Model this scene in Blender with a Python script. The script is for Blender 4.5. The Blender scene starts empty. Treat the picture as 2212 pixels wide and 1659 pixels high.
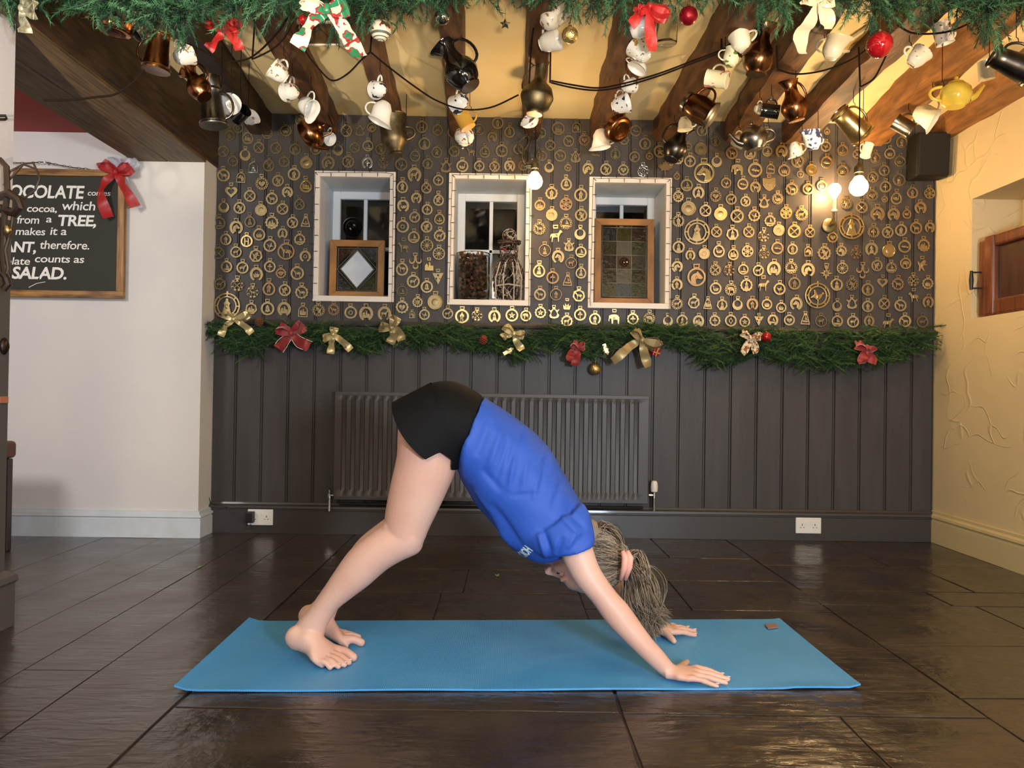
import bpy, math, random
import numpy as np
from mathutils import Vector, Matrix, Euler
random.seed(7); rng = np.random.default_rng(7)
PI = math.pi
S = bpy.context.scene
COL = S.collection
# ------------------------------------------------------------------ camera
F, CX, CY, H = 1661.0, 1106.0, 829.5, 0.80
YAW, PITCH, ROLL = math.atan(12/F), math.atan(15.5/F), math.radians(0.85)
RM = Matrix.Rotation(-YAW, 3, 'Z') @ Matrix.Rotation(PI/2+PITCH, 3, 'X') @ Matrix.Rotation(ROLL, 3, 'Z')
cam_d = bpy.data.cameras.new('camera'); cam = bpy.data.objects.new('camera', cam_d); COL.objects.link(cam)
cam.matrix_world = Matrix.Translation((0, 0, H)) @ RM.to_4x4()
cam_d.sensor_width = 36; cam_d.lens = F/2212*36; cam_d.clip_start = 0.02
S.camera = cam
# ------------------------------------------------------------------ world, lights, exposure
W = bpy.data.worlds.new('night'); S.world = W; W.use_nodes = True
W.node_tree.nodes['Background'].inputs[0].default_value = (0.004, 0.005, 0.008, 1)
W.node_tree.nodes['Background'].inputs[1].default_value = 1.0
S.view_settings.view_transform = 'Standard'; S.view_settings.look = 'None'
S.view_settings.exposure = 0.85; S.view_settings.gamma = 1.0
S.view_settings.use_curve_mapping = False

def area(name, loc, target, size, power, col, size_y=None):
    l = bpy.data.lights.new(name, 'AREA'); l.energy = power; l.color = col; l.size = size
    if size_y: l.shape = 'RECTANGLE'; l.size_y = size_y
    o = bpy.data.objects.new(name, l); COL.objects.link(o); o.location = loc
    o.rotation_euler = (Vector(target)-Vector(loc)).to_track_quat('-Z', 'Y').to_euler()
    return o
def point(name, loc, power, col, r=0.04):
    l = bpy.data.lights.new(name, 'POINT'); l.energy = power; l.color = col; l.shadow_soft_size = r
    o = bpy.data.objects.new(name, l); COL.objects.link(o); o.location = loc; return o
def fill_spot(name, loc, target, power, col):
    l = bpy.data.lights.new(name, 'SPOT'); l.energy = power; l.color = col; l.shadow_soft_size = .035; l.spot_size = math.radians(38); l.spot_blend = .7
    o = bpy.data.objects.new(name, l); COL.objects.link(o); o.location = loc
    o.rotation_euler = (Vector(target)-Vector(loc)).to_track_quat('-Z', 'Y').to_euler(); return o
# out-of-frame lights: a cool source from the right, the rest added fill
area('cool_front_light', (1.10, -1.0, 0.98), (-0.2, 3.2, 0.9), 0.30, 54, (0.72, 0.84, 1.0))  # cool light placed from the shadow left of the hips
area('room_fill_high', (-0.5, -1.1, 2.12), (-0.1, 2.6, 1.2), 0.7, 20, (1.0, 0.90, 0.78))  # added soft warm fill, no modelled fitting
area('hall_fill', (-2.6, 1.6, 2.0), (-2.6, 4.0, 1.0), 0.5, 22, (0.97, 0.94, 0.92))  # added fill to brighten the white wall
point('room_fill_left', (-1.0, -0.2, 1.2), 12, (1.0, 0.86, 0.66), 0.10)  # added fill, low enough to reach the ceiling
point('room_fill_right', (1.55, 0.3, 1.25), 15, (1.0, 0.78, 0.5), 0.10)  # added warm fill from the right, also for the ceiling
point('near_fill', (0.75, 1.15, 1.62), 5, (1.0, 0.76, 0.46), 0.05)  # unseen point added to brighten the ceiling
point('near_fill', (-0.7, 0.9, 1.6), 3, (1.0, 0.84, 0.62), 0.05)  # second unseen point, added on the left
fill_spot('ceiling_fill_left', (-1.1, -0.15, 0.75), (-1.4, 3.3, 2.8), 330, (1.0, 0.86, 0.66))  # spot added to lift the ceiling while missing the person
fill_spot('ceiling_fill_middle', (0.1, -0.3, 0.75), (0.1, 3.3, 2.72), 200, (1.0, 0.80, 0.54))  # added spot for the middle of the ceiling
fill_spot('ceiling_fill_right', (1.2, -0.15, 0.75), (1.6, 3.3, 2.72), 270, (1.0, 0.72, 0.38))  # added warmer spot for the right of the ceiling

# ------------------------------------------------------------------ pixel -> world
def ray(px, py):
    return RM @ Vector(((px-CX)/F, -(py-CY)/F, -1.0))
def P(px, py, d):
    r = ray(px, py); t = d/r.y; return Vector((r.x*t, d, H+r.z*t))
def PF(px, py, z=0.0):
    r = ray(px, py); t = (z-H)/r.z; return Vector((r.x*t, r.y*t, z))
def PX(px, py, X):
    r = ray(px, py); t = X/r.x; return Vector((X, r.y*t, H+r.z*t))

# ------------------------------------------------------------------ mesh collector
class MB:
    def __init__(s): s.v = []; s.f = []; s.m = []; s.mi = 0
    def add(s, vs, fs):
        b = len(s.v); s.v += [tuple(v) for v in vs]; s.f += [tuple(i+b for i in f) for f in fs]; s.m += [s.mi]*len(fs)
        return s
    def box(s, a, b, M=None):
        x0,y0,z0 = a; x1,y1,z1 = b
        vs = [(x0,y0,z0),(x1,y0,z0),(x1,y1,z0),(x0,y1,z0),(x0,y0,z1),(x1,y0,z1),(x1,y1,z1),(x0,y1,z1)]
        if M: vs = [M@Vector(v) for v in vs]
        return s.add(vs, [(0,3,2,1),(4,5,6,7),(0,1,5,4),(1,2,6,5),(2,3,7,6),(3,0,4,7)])
    def lathe(s, prof, n=20, M=None, cap=True, wob=None):
        vs = []; fs = []
        for (r, z) in prof:
            for k in range(n):
                a = 2*PI*k/n; rr = r*(wob(a, z) if wob else 1)
                v = Vector((rr*math.cos(a), rr*math.sin(a), z)); vs.append(M@v if M else v)
        m = len(prof)
        for i in range(m-1):
            for k in range(n):
                k2 = (k+1) % n; fs.append((i*n+k, i*n+k2, (i+1)*n+k2, (i+1)*n+k))
        if cap:
            if prof[0][0] > 1e-5: fs.append(tuple(range(n-1, -1, -1)))
            if prof[-1][0] > 1e-5: fs.append(tuple((m-1)*n+k for k in range(n)))
        return s.add(vs, fs)
    def sphere(s, c, r, n=14, m=9, M=None):
        if not hasattr(r, '__len__'): r = (r, r, r)
        c = Vector(c); vs = [Vector((0,0,-1))]
        for i in range(1, m):
            t = -PI/2+PI*i/m
            for k in range(n): vs.append(Vector((math.cos(t)*math.cos(2*PI*k/n), math.cos(t)*math.sin(2*PI*k/n), math.sin(t))))
        vs.append(Vector((0,0,1)))
        vs = [Vector((v.x*r[0], v.y*r[1], v.z*r[2])) for v in vs]
        vs = [(M@v if M else v)+c for v in vs]; L = len(vs)-1; fs = []
        for k in range(n):
            fs.append((0, 1+(k+1)%n, 1+k)); fs.append((L, L-n+k, L-n+(k+1)%n))
        for i in range(m-2):
            for k in range(n):
                a = 1+i*n+k; b = 1+i*n+(k+1)%n; fs.append((a, b, b+n, a+n))
        return s.add(vs, fs)
    def tube(s, pts, r, n=8, cap=True, closed=False):
        pts = [Vector(p) for p in pts]; N = len(pts); vs = []; fs = []
        rs = r if hasattr(r, '__len__') else [r]*N
        prev = None
        for i, p in enumerate(pts):
            if closed: t = pts[(i+1) % N]-pts[i-1]
            else: t = pts[min(i+1, N-1)]-pts[max(i-1, 0)]
            if t.length < 1e-9: t = Vector((0,0,1))
            t.normalize()
            if prev is None:
                u = t.orthogonal().normalized()
            else:
                u = prev-t*prev.dot(t); u = u.normalized() if u.length > 1e-6 else t.orthogonal().normalized()
            prev = u; w = t.cross(u)
            for k in range(n):
                a = 2*PI*k/n; vs.append(p+(u*math.cos(a)+w*math.sin(a))*rs[i])
        for i in range(N if closed else N-1):
            j = (i+1) % N
            for k in range(n):
                k2 = (k+1) % n; fs.append((i*n+k, i*n+k2, j*n+k2, j*n+k))
        if cap and not closed:
            fs.append(tuple(range(n-1, -1, -1))); fs.append(tuple((N-1)*n+k for k in range(n)))
        return s.add(vs, fs)
    def ribbon(s, pts, wv, width, th=0.0012, waves=0):
        pts = [Vector(p) for p in pts]; vs = []; fs = []; N = len(pts)
        for i, p in enumerate(pts):
            t = (pts[min(i+1, N-1)]-pts[max(i-1, 0)]).normalized()
            wd = wv(i/(N-1)) if callable(wv) else Vector(wv)
            wd = (wd-t*wd.dot(t)).normalized(); nn = t.cross(wd)
            w = width(i/(N-1)) if callable(width) else width
            q = nn*(waves*math.sin(i*1.7))
            for a, b in ((-1,-1),(0,-1.6),(1,-1),(1,1),(0,.4),(-1,1)):
                vs.append(p+q+wd*(w/2*a)+nn*(th/2*b)+nn*(0.0 if a else waves*.6*math.sin(i*1.1+1)))
        for i in range(N-1):
            for k in range(6):
                k2 = (k+1) % 6; fs.append((i*6+k, i*6+k2, (i+1)*6+k2, (i+1)*6+k))
        fs.append((5,4,3,2,1,0)); fs.append(tuple((N-1)*6+k for k in range(6)))
        return s.add(vs, fs)
    def mesh(s, name, mats, smooth=True, auto=35):
        me = bpy.data.meshes.new(name); me.from_pydata(s.v, [], s.f)
        for m in (mats if isinstance(mats, (list, tuple)) else [mats]): me.materials.append(m)
        if any(s.m): me.polygons.foreach_set('material_index', s.m)
        if smooth:
            me.polygons.foreach_set('use_smooth', [True]*len(s.f))
            if auto: sharp(me, auto)
        me.update(); return me
    def obj(s, name, mats, parent=None, smooth=True, auto=35):
        return link(name, s.mesh(name, mats, smooth, auto), parent)

def sharp(me, deg=35):
    # mark edges sharper than deg
    me.update()
    n = len(me.polygons)
    if n == 0: return
    nor = np.empty(n*3); me.polygons.foreach_get('normal', nor); nor = nor.reshape(-1, 3)
    E = len(me.edges)
    ls = np.empty(n, int); lt = np.empty(n, int); me.polygons.foreach_get('loop_start', ls); me.polygons.foreach_get('loop_total', lt)
    le = np.empty(len(me.loops), int); me.loops.foreach_get('edge_index', le)
    pf = np.repeat(np.arange(n), lt)
    o = np.argsort(le, kind='stable'); les = le[o]; pfs = pf[o]
    same = les[1:] == les[:-1]; i = np.where(same)[0]
    dots = (nor[pfs[i]]*nor[pfs[i+1]]).sum(1)
    sh = np.zeros(E, bool); sh[les[i[dots < math.cos(math.radians(deg))]]] = True
    at = me.attributes.get('sharp_edge') or me.attributes.new('sharp_edge', 'BOOLEAN', 'EDGE')
    at.data.foreach_set('value', sh)

def link(name, me, parent=None):
    o = bpy.data.objects.new(name, me); COL.objects.link(o)
    if parent: o.parent = parent
    return o
def empty(name, loc=(0,0,0), rot=None):
    o = bpy.data.objects.new(name, None); o.empty_display_size = .05; COL.objects.link(o); o.location = loc
    if rot: o.rotation_euler = rot
    return o
def tag(o, label=None, cat=None, group=None, kind=None):
    if label: o['label'] = label
    if cat: o['category'] = cat
    if group: o['group'] = group
    if kind: o['kind'] = kind
    return o
def structure(o): o['kind'] = 'structure'; return o
def recenter(root, loc):
    pass
def from_mod(me, mods, name='m'):
    o = bpy.data.objects.new('tmp', me); COL.objects.link(o)
    for t, kw in mods:
        m = o.modifiers.new(t, t)
        for k, v in kw.items(): setattr(m, k, v)
    dg = bpy.context.evaluated_depsgraph_get(); dg.update()
    r = bpy.data.meshes.new_from_object(o.evaluated_get(dg)); bpy.data.objects.remove(o); r.name = name
    return r
def bevelled(me, w=0.004, seg=2):
    return from_mod(me, [('BEVEL', dict(width=w, segments=seg, limit_method='ANGLE'))], me.name)

# 2-D outline with holes -> solid plate in the XZ plane, facing -Y
def plate(loops_list, depth=0.006, bev=0.0015, M=None, res=1):
    out = MB()
    for loops in loops_list:
        cu = bpy.data.curves.new('c', 'CURVE'); cu.dimensions = '2D'; cu.fill_mode = 'BOTH'
        cu.extrude = depth/2; cu.bevel_depth = bev; cu.bevel_resolution = res; cu.offset = -bev
        for lp in loops:
            sp = cu.splines.new('POLY'); sp.points.add(len(lp)-1)
            for i, (x, y) in enumerate(lp): sp.points[i].co = (x, y, 0, 1)
            sp.use_cyclic_u = True
        o = bpy.data.objects.new('t', cu); COL.objects.link(o)
        dg = bpy.context.evaluated_depsgraph_get(); dg.update()
        me = bpy.data.meshes.new_from_object(o.evaluated_get(dg)); bpy.data.objects.remove(o)
        vs = [(v.co.x, -v.co.z, v.co.y) for v in me.vertices]
        if M: vs = [M@Vector(v) for v in vs]
        out.add(vs, [tuple(p.vertices) for p in me.polygons]); bpy.data.meshes.remove(me)
    return out
def text_mb(txt, size, M, ext=0.001, offset=0.0, shear=0.0, align='LEFT', spacing=1.0):
    cu = bpy.data.curves.new('t', 'FONT'); cu.body = txt; cu.size = size; cu.extrude = ext; cu.offset = offset; cu.shear = shear
    cu.align_x = align; cu.space_character = spacing; cu.resolution_u = 3
    o = bpy.data.objects.new('t', cu); COL.objects.link(o)
    dg = bpy.context.evaluated_depsgraph_get(); dg.update()
    me = bpy.data.meshes.new_from_object(o.evaluated_get(dg)); bpy.data.objects.remove(o)
    vs = [M@Vector((v.co.x, -v.co.z, v.co.y)) for v in me.vertices]
    b = MB(); b.add(vs, [tuple(p.vertices) for p in me.polygons]); return b

# ------------------------------------------------------------------ materials
def lin(c):
    if isinstance(c, str): c = tuple(int(c[i:i+2], 16)/255 for i in (0, 2, 4))
    return tuple(x/12.92 if x <= .04045 else ((x+.055)/1.055)**2.4 for x in c)+(1,)
MATS = {}
def mat(name, col, rough=.5, metal=0, col2=None, scale=20, bump=0, bscale=None, detail=3, stretch=None, spec=None, alpha=1,
        trans=0, coat=0, emit=None, estr=0, rrange=None, fac=(.35,.65), sss=0, sheen=0, ior=None, dist=0.002):
    m = bpy.data.materials.new(name); m.use_nodes = True; nt = m.node_tree; b = nt.nodes['Principled BSDF']; L = nt.links.new
    b.inputs['Base Color'].default_value = lin(col); b.inputs['Roughness'].default_value = rough
    b.inputs['Metallic'].default_value = metal
    if spec is not None: b.inputs['Specular IOR Level'].default_value = spec
    if trans: b.inputs['Transmission Weight'].default_value = trans
    if ior: b.inputs['IOR'].default_value = ior
    if coat: b.inputs['Coat Weight'].default_value = coat; b.inputs['Coat Roughness'].default_value = .08
    if alpha < 1: b.inputs['Alpha'].default_value = alpha
    if sss: b.inputs['Subsurface Weight'].default_value = sss; b.inputs['Subsurface Radius'].default_value = (.02,.008,.004); b.inputs['Subsurface Scale'].default_value = .5
    if sheen: b.inputs['Sheen Weight'].default_value = sheen
    if emit: b.inputs['Emission Color'].default_value = lin(emit); b.inputs['Emission Strength'].default_value = estr
    if col2 or bump or rrange:
        tc = nt.nodes.new('ShaderNodeTexCoord'); mp = nt.nodes.new('ShaderNodeMapping'); L(tc.outputs['Object'], mp.inputs[0])
        if stretch: mp.inputs['Scale'].default_value = stretch
        nz = nt.nodes.new('ShaderNodeTexNoise'); nz.inputs['Scale'].default_value = scale; nz.inputs['Detail'].default_value = detail
        L(mp.outputs[0], nz.inputs[0])
        if col2:
            mx = nt.nodes.new('ShaderNodeValToRGB'); mx.color_ramp.elements[0].position = fac[0]; mx.color_ramp.elements[1].position = fac[1]
            mx.color_ramp.elements[0].color = lin(col); mx.color_ramp.elements[1].color = lin(col2)
            L(nz.outputs[0], mx.inputs[0]); L(mx.outputs[0], b.inputs['Base Color'])
        if rrange:
            mr = nt.nodes.new('ShaderNodeMapRange'); mr.inputs[1].default_value = .3; mr.inputs[2].default_value = .7
            mr.inputs[3].default_value = rrange[0]; mr.inputs[4].default_value = rrange[1]
            L(nz.outputs[0], mr.inputs[0]); L(mr.outputs[0], b.inputs['Roughness'])
        if bump:
            n2 = nz
            if bscale:
                n2 = nt.nodes.new('ShaderNodeTexNoise'); n2.inputs['Scale'].default_value = bscale; n2.inputs['Detail'].default_value = detail
                L(mp.outputs[0], n2.inputs[0])
            bp = nt.nodes.new('ShaderNodeBump'); bp.inputs['Strength'].default_value = bump; bp.inputs['Distance'].default_value = dist
            L(n2.outputs[0], bp.inputs['Height']); L(bp.outputs[0], b.inputs['Normal'])
    MATS[name] = m; return m
panel = mat('grey_panel_paint', '454140', .46, col2='3e3a39', scale=6, bump=.25, bscale=30, stretch=(3,1,.4), coat=0, spec=.32, dist=.0015)
white_wall = mat('white_wall_paint', 'd8d2ca', .75, col2='d2cdc8', scale=2, bump=.2, bscale=60)
lav_wall = mat('pillar_white_paint', 'cfcbd2', .7, bump=.2, bscale=60)
red_paint = mat('red_ceiling_paint', '9c2a20', .7)
cream_ceiling = mat('cream_ceiling_plaster', 'ecd8a6', .75, col2='e6d09a', scale=3, bump=.3, bscale=12, dist=.004)
grey_pillar = mat('pillar_grey_paint', '55524f', .45, bump=.1)
white_gloss = mat('white_gloss_paint', 'cfd6dc', .3, col2='c6cbcc', scale=9, bump=.15)
frame_white = mat('window_trim_paint', 'e6ddd2', .45)
reveal_paint = mat('window_reveal_paint', 'ccd2d8', .5, col2='c2c9d0', scale=4, bump=.2, bscale=14)
sash_paint = mat('sash_paint', 'dde2e6', .4)
dark_glass = mat('night_window_glass', '0a0c0c', .06, spec=.8, trans=.6)
beam_dark = mat('dark_beam_wood', '4a3322', .55, col2='2c1d13', scale=10, stretch=(6,.6,6), bump=.5, detail=6)
beam_brown = mat('brown_beam_wood', '6e482c', .6, col2='432b16', scale=8, stretch=(4,.8,4), bump=.7, detail=6, dist=.006)
beam_light = mat('oak_beam_wood', '9a6a3a', .6, col2='744a22', scale=8, stretch=(4,.8,4), bump=.7, detail=6, dist=.006)
box_beam = mat('planked_beam_wood', '6e5638', .6, col2='46341f', scale=9, stretch=(9,.5,9), bump=.3, detail=6)
oak = mat('oak_frame_wood', 'a9773e', .5, col2='8c5f2e', scale=14, stretch=(2,2,.6), bump=.15, detail=6)
oak_h = mat('oak_frame_wood_rail', 'a9773e', .5, col2='8c5f2e', scale=14, stretch=(.6,2,2), bump=.15, detail=6)
board_wood = mat('chalkboard_frame_wood', 'b08040', .5, col2='6a4620', scale=12, stretch=(5,5,.5), detail=6)
board_wood_h = mat('chalkboard_rail_wood', 'b08040', .5, col2='5c3c1a', scale=12, stretch=(.5,5,5), detail=6)
chalk = mat('chalkboard_black', '2b2a20', .7)
chalk_white = mat('chalk_pen_white', 'efece0', .7)
brass = mat('aged_brass', 'ae9b70', .38, 1, col2='85765a', scale=35, bump=.3, rrange=(.26,.5))
brass_dark = mat('tarnished_brass', '84775a', .45, 1, col2='665b44', scale=35, bump=.3)
brass_bright = mat('polished_brass', 'c4ae7a', .3, 1, col2='a18d5e', scale=30, bump=.2)
brass_copper = mat('coppery_brass', '9c8464', .4, 1, col2='80684a', scale=30, bump=.3)
silver = mat('nickel_plate', 'c9c9c6', .25, 1)
copper = mat('copper', 'a8724c', .24, 1, col2='855436', scale=12, rrange=(.14,.32))
copper_dark = mat('dark_copper', '7c563a', .26, 1, col2='5c3e28', scale=12, rrange=(.15,.35))
pewter = mat('pewter', '8a8680', .28, 1, col2='6e6a64', scale=14, rrange=(.2,.4))
pewter_dark = mat('dark_pewter', '4e4a46', .3, 1, col2='3c3936', scale=14)
china = mat('white_china', 'e8e6e0', .12, spec=.6, coat=.3)
def decal(name, base, spots, scale=28, thr=.62, c3=None):
    m = mat(name, base, .14, spec=.6); nt = m.node_tree; b = nt.nodes['Principled BSDF']; L = nt.links.new
    tc = nt.nodes.new('ShaderNodeTexCoord'); nz = nt.nodes.new('ShaderNodeTexNoise'); nz.inputs['Scale'].default_value = scale; nz.inputs['Detail'].default_value = 2
    L(tc.outputs['Object'], nz.inputs[0]); r = nt.nodes.new('ShaderNodeValToRGB'); r.color_ramp.interpolation = 'CONSTANT'
    r.color_ramp.elements[0].color = lin(base); r.color_ramp.elements[1].position = thr; r.color_ramp.elements[1].color = lin(spots)
    if c3:
        e = r.color_ramp.elements.new(thr+.05); e.color = lin(c3)
    L(nz.outputs[0], r.inputs[0]); L(r.outputs[0], b.inputs['Base Color']); return m
china_rose = decal('rose_china', 'e6e4de', '8a3a3c', 40, .60, '4a6a4a')
china_gold = decal('gold_sprig_china', 'e8e4da', '9a7a4a', 55, .60)
china_blue = decal('blue_willow_china', 'dcdde2', '39436e', 34, .53)
china_dark = decal('dark_leaf_china', 'e6e6e4', '2c3348', 34, .57)
china_green = decal('green_leaf_china', 'dfe0c8', '5c7a3c', 26, .56)
china_pink = decal('pink_flower_china', 'dcdcc0', 'c07a78', 24, .60, '7a9a68')
cream_china = mat('cream_china', 'd8d2bc', .2, spec=.5)
black_glaze = mat('black_glaze', '0d0b0a', .08, spec=.8, coat=.5)
yellow_glaze = mat('yellow_glaze', 'c9b44a', .15, col2='b89c3a', scale=12)
amber_glaze = mat('amber_mug_glaze', 'd0a040', .25)
clear_glass = mat('clear_glass', 'f2f2ee', .02, trans=1, ior=1.22)
black_plastic = mat('black_plastic', '1a1918', .4)
speaker_mat = mat('speaker_shell', '141210', .6, spec=.3)
grille_mat = mat('speaker_grille', '1a1714', .75, spec=.3)
iron = mat('black_iron', '17150f', .5, .6)
leather = mat('harness_leather', '2a1c14', .42, col2='3a281c', scale=18, bump=.3)
white_plastic = mat('white_plastic', 'e2dfd6', .35)
chrome = mat('chrome', 'cfd2d4', .12, 1)
radiator_paint = mat('radiator_grey_paint', '403c3b', .45)
cord = mat('brown_cord', '1a110c', .9, spec=.1)
plaster = None
mahog = mat('reddish_wood', '7a4224', .35, col2='552a16', scale=9, stretch=(6,6,.5), detail=5, coat=.3)
mahog_dark = mat('dark_reddish_wood', '4a2a22', .4, col2='382019', scale=9, stretch=(6,6,.5), coat=.2)
pine_n = [mat('pine_needle_green', '1f4c2e', .5), mat('pine_needle_dark', '12301e', .55), mat('pine_needle_pale', '3f6f4c', .45)]
pine_w = [mat('wall_needle_green', '35592c', .55), mat('wall_needle_dark', '20401f', .6), mat('wall_needle_olive', '567236', .5)]
twig = mat('twig_brown', '2c2016', .8)
red_gloss = mat('red_bauble_gloss', 'a3121c', .1, .35, coat=.6)
red_satin = mat('red_bauble_satin', '8e1020', .3, .6)
gold_glit = mat('gold_glitter', 'b99a55', .35, .9, col2='f0dc9a', scale=260, bump=.9, bscale=240, fac=(.45,.6))
silver_b = mat('silver_bauble', 'b8b4a8', .12, 1)
red_rib = mat('red_organza', 'c22a2a', .4, alpha=.6)
red_velvet = mat('red_velvet_ribbon', '8c1a18', .5, sheen=.5)
white_rib = mat('white_organza', 'd8dae4', .4, alpha=.35)
gold_rib = mat('gold_ribbon', 'b8a672', .32, .45, col2='d6c692', scale=40)
gold_org = mat('gold_organza', 'a8966a', .35, .3, alpha=.85)
cream_satin = mat('cream_satin_ribbon', 'cdb79c', .3, sheen=.4)
silver_rib = mat('silver_ribbon', 'a8a690', .3, .5, col2='6c6a58', scale=60)
print_rib = decal('printed_ribbon', 'ded6c0', 'a02a2c', 22, .5, '2c7a54')
print_rib2 = decal('printed_cream_ribbon', 'd8c8a4', '8a5a44', 60, .52)
bulb_glass = mat('amber_bulb_glass', 'ffd9a0', .05, alpha=.3, emit='ffcf88', estr=5)
filament = mat('lit_filament', 'ffb860', .5, emit='ffc878', estr=60)
# ------------------------------------------------------------------ room shell
D = 4.26; ZC = 2.32; XL = -1.626; XR = 2.38; DP = 4.09
xl = P(462, 700, D).x; XL = xl
def simple_box(name, a, b, m, kind=True, parent=None, bev=0):
    me = MB().box(a, b).mesh(name, m, smooth=False)
    if bev: me = bevelled(me, bev)
    o = link(name, me, parent)
    if kind and not parent: structure(o)
    return o
# windows in the panelled wall: outer trim rectangles in pixels
WIN = [(678,371,853,652), (968,376,1147,660), (1271,384,1449,667)]
wins = []
for (a,b,c,d) in WIN:
    p0 = P(a, (b+d)/2, D); p1 = P(c, (b+d)/2, D); pt = P((a+c)/2, b, D); pb = P((a+c)/2, d, D)
    wins.append((p0.x, p1.x, pb.z, pt.z))
TRIM = .031
holes = [(x0+TRIM*.6, x1-TRIM*.6, z0+TRIM*.6, z1-TRIM*.6) for x0,x1,z0,z1 in wins]
ZR = P(1230, 709, D).z; ZS = P(1230, 1095, D).z
# back wall: masonry core with the three openings
wb = MB()
xs = [XL-.1]+[v for h in holes for v in (h[0], h[1])]+[XR+.05]
for i in range(len(xs)-1):
    if i % 2 == 0: wb.box((xs[i], D+.02, 0), (xs[i+1], D+.4, ZC+.1))
    else:
        h = holes[i//2]
        wb.box((xs[i], D+.02, 0), (xs[i+1], D+.4, h[2])); wb.box((xs[i], D+.02, h[3]), (xs[i+1], D+.4, ZC+.1))
wall_back = structure(wb.obj('wall_back', reveal_paint, smooth=False))
# tongue and groove boards, each a child of the wall
g0 = P(516, 600, D).x; pitch = (P(1917, 900, D).x-P(513, 900, D).x)/25.0
edges = [XL]+[g0+pitch*k for k in range(-1, 27) if XL+.03 < g0+pitch*k < XR-.02]+[XR]
def board(x0, x1, z0, z1, hl):
    prof = [(x0, .010), (x0+.0035, 0), (x1-.014, 0), (x1-.0125, .007), (x1-.011, .007), (x1-.0095, .001), (x1-.0045, .001), (x1-.003, .010), (x1, .010)]
    zs = sorted({z0, z1}|{v for h in hl if h[0] < x1 and h[1] > x0 for v in (h[2], h[3]) if z0 < v < z1})
    b = MB()
    def at(x):
        for (a, ya), (c, yc) in zip(prof, prof[1:]):
            if a <= x <= c: return ya+(yc-ya)*((x-a)/(c-a) if c > a else 0)
        return .01
    for k in range(len(zs)-1):
        a, c = zs[k], zs[k+1]; segs = [(x0, x1)]
        for h in hl:
            if h[2] < (a+c)/2 < h[3]:
                ns = []
                for s0, s1 in segs:
                    if h[0] > s0: ns.append((s0, min(s1, h[0])))
                    if h[1] < s1: ns.append((max(s0, h[1]), s1))
                segs = [q for q in ns if q[1]-q[0] > .002]
        for s0, s1 in segs:
            pp = [(s0, at(s0))]+[q for q in prof if s0 < q[0] < s1]+[(s1, at(s1))]
            n = len(pp)
            vs = [(x, D+y, a) for x, y in pp]+[(x, D+y, c) for x, y in pp]+[(pp[0][0], D+.022, a), (pp[-1][0], D+.022, a), (pp[0][0], D+.022, c), (pp[-1][0], D+.022, c)]
            fs = [(i, i+1, n+i+1, n+i) for i in range(n-1)]
            fs += [(2*n, 0, n, 2*n+2), (n-1, 2*n+1, 2*n+3, 2*n-1)]
            b.add(vs, fs)
    return b
for i in range(len(edges)-1):
    b = board(edges[i], edges[i+1], ZR, ZC, holes)
    if b.f: b.obj('board', panel, wall_back, smooth=False)
    board(edges[i], edges[i+1], ZS-.02, ZR, []).obj('board', panel, wall_back, smooth=False)
def moulding(name, pts, prof, m, parent=None, kind=True):
    # prof: (out, z) extruded along horizontal polyline pts (x,y); 'out' is to the room side (right-hand normal)
    b = MB(); n = len(prof)
    for i, (x, y) in enumerate(pts):
        a = Vector(pts[max(i-1, 0)]); c = Vector(pts[min(i+1, len(pts)-1)])
        if 0 < i < len(pts)-1:
            t1 = (Vector(pts[i])-a).normalized(); t2 = (c-Vector(pts[i])).normalized()
            n1 = Vector((t1.y, -t1.x)); n2 = Vector((t2.y, -t2.x)); nn = (n1+n2).normalized(); nn /= max(.3, nn.dot(n1))
        else:
            t = (c-a).normalized(); nn = Vector((t.y, -t.x))
        b.v += [(x+nn.x*o, y+nn.y*o, z) for o, z in prof]
    for i in range(len(pts)-1):
        for k in range(n-1):
            b.f.append((i*n+k, (i+1)*n+k, (i+1)*n+k+1, i*n+k+1))
        b.m += [0]*(n-1)
    b.f.append(tuple(range(n))); b.m.append(0); b.f.append(tuple((len(pts)-1)*n+k for k in range(n-1, -1, -1))); b.m.append(0)
    o = b.obj(name, m, parent, smooth=False)
    if kind and not parent: structure(o)
    return o
dado = [(0, ZR-.03), (.012, ZR-.03), (.014, ZR-.012), (.03, ZR-.006), (.034, ZR+.004), (.028, ZR+.012), (.010, ZR+.014), (.006, ZR+.022), (0, ZR+.022)]
moulding('trim_1', [(XL, D), (XR, D)], dado, panel)
hs = ZS+.004
sk = [(0, 0), (.022, 0), (.022, hs-.045), (.018, hs-.04), (.018, hs-.034), (.028, hs-.03), (.026, hs-.018), (.014, hs-.01), (.010, hs), (0, hs)]
moulding('baseboard_back', [(XL, D), (XR, D)], sk, mat('skirting_grey_paint', '3a3635', .4, coat=.1))
# pier on the left (white), with its return
simple_box('wall_left', (-4.3, DP, 0), (XL, D+.4, 2.16), white_wall)
hw = PF(250, 1151).y
skw = [(0, 0), (.02, 0), (.02, .105), (.014, .110), (.024, .118), (.022, .128), (.010, .134), (.010, .15), (0, .152)]
moulding('baseboard_left', [(-4.3, DP), (XL, DP), (XL, D)], [(o, z*.93) for o, z in skw], white_gloss)
# near pillar on the far left
pl = P(25, 500, 2.55).x; zbb = P(380, 350, DP).z
simple_box('wall_pillar_upper', (pl-.5, 1.0, P(10, 470, 2.5).z), (pl, 2.55, zbb), lav_wall)
simple_box('wall_pillar_lower', (pl-.5, 1.0, 0), (pl, 2.55, P(10, 470, 2.5).z), grey_pillar)
moulding('baseboard_pillar', [(pl, 1.0), (pl, 2.55), (pl-.5, 2.55)], [(0, 0), (.022, 0), (.022, .14), (.03, .15), (.026, .168), (.01, .18), (0, .185)], grey_pillar)
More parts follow.
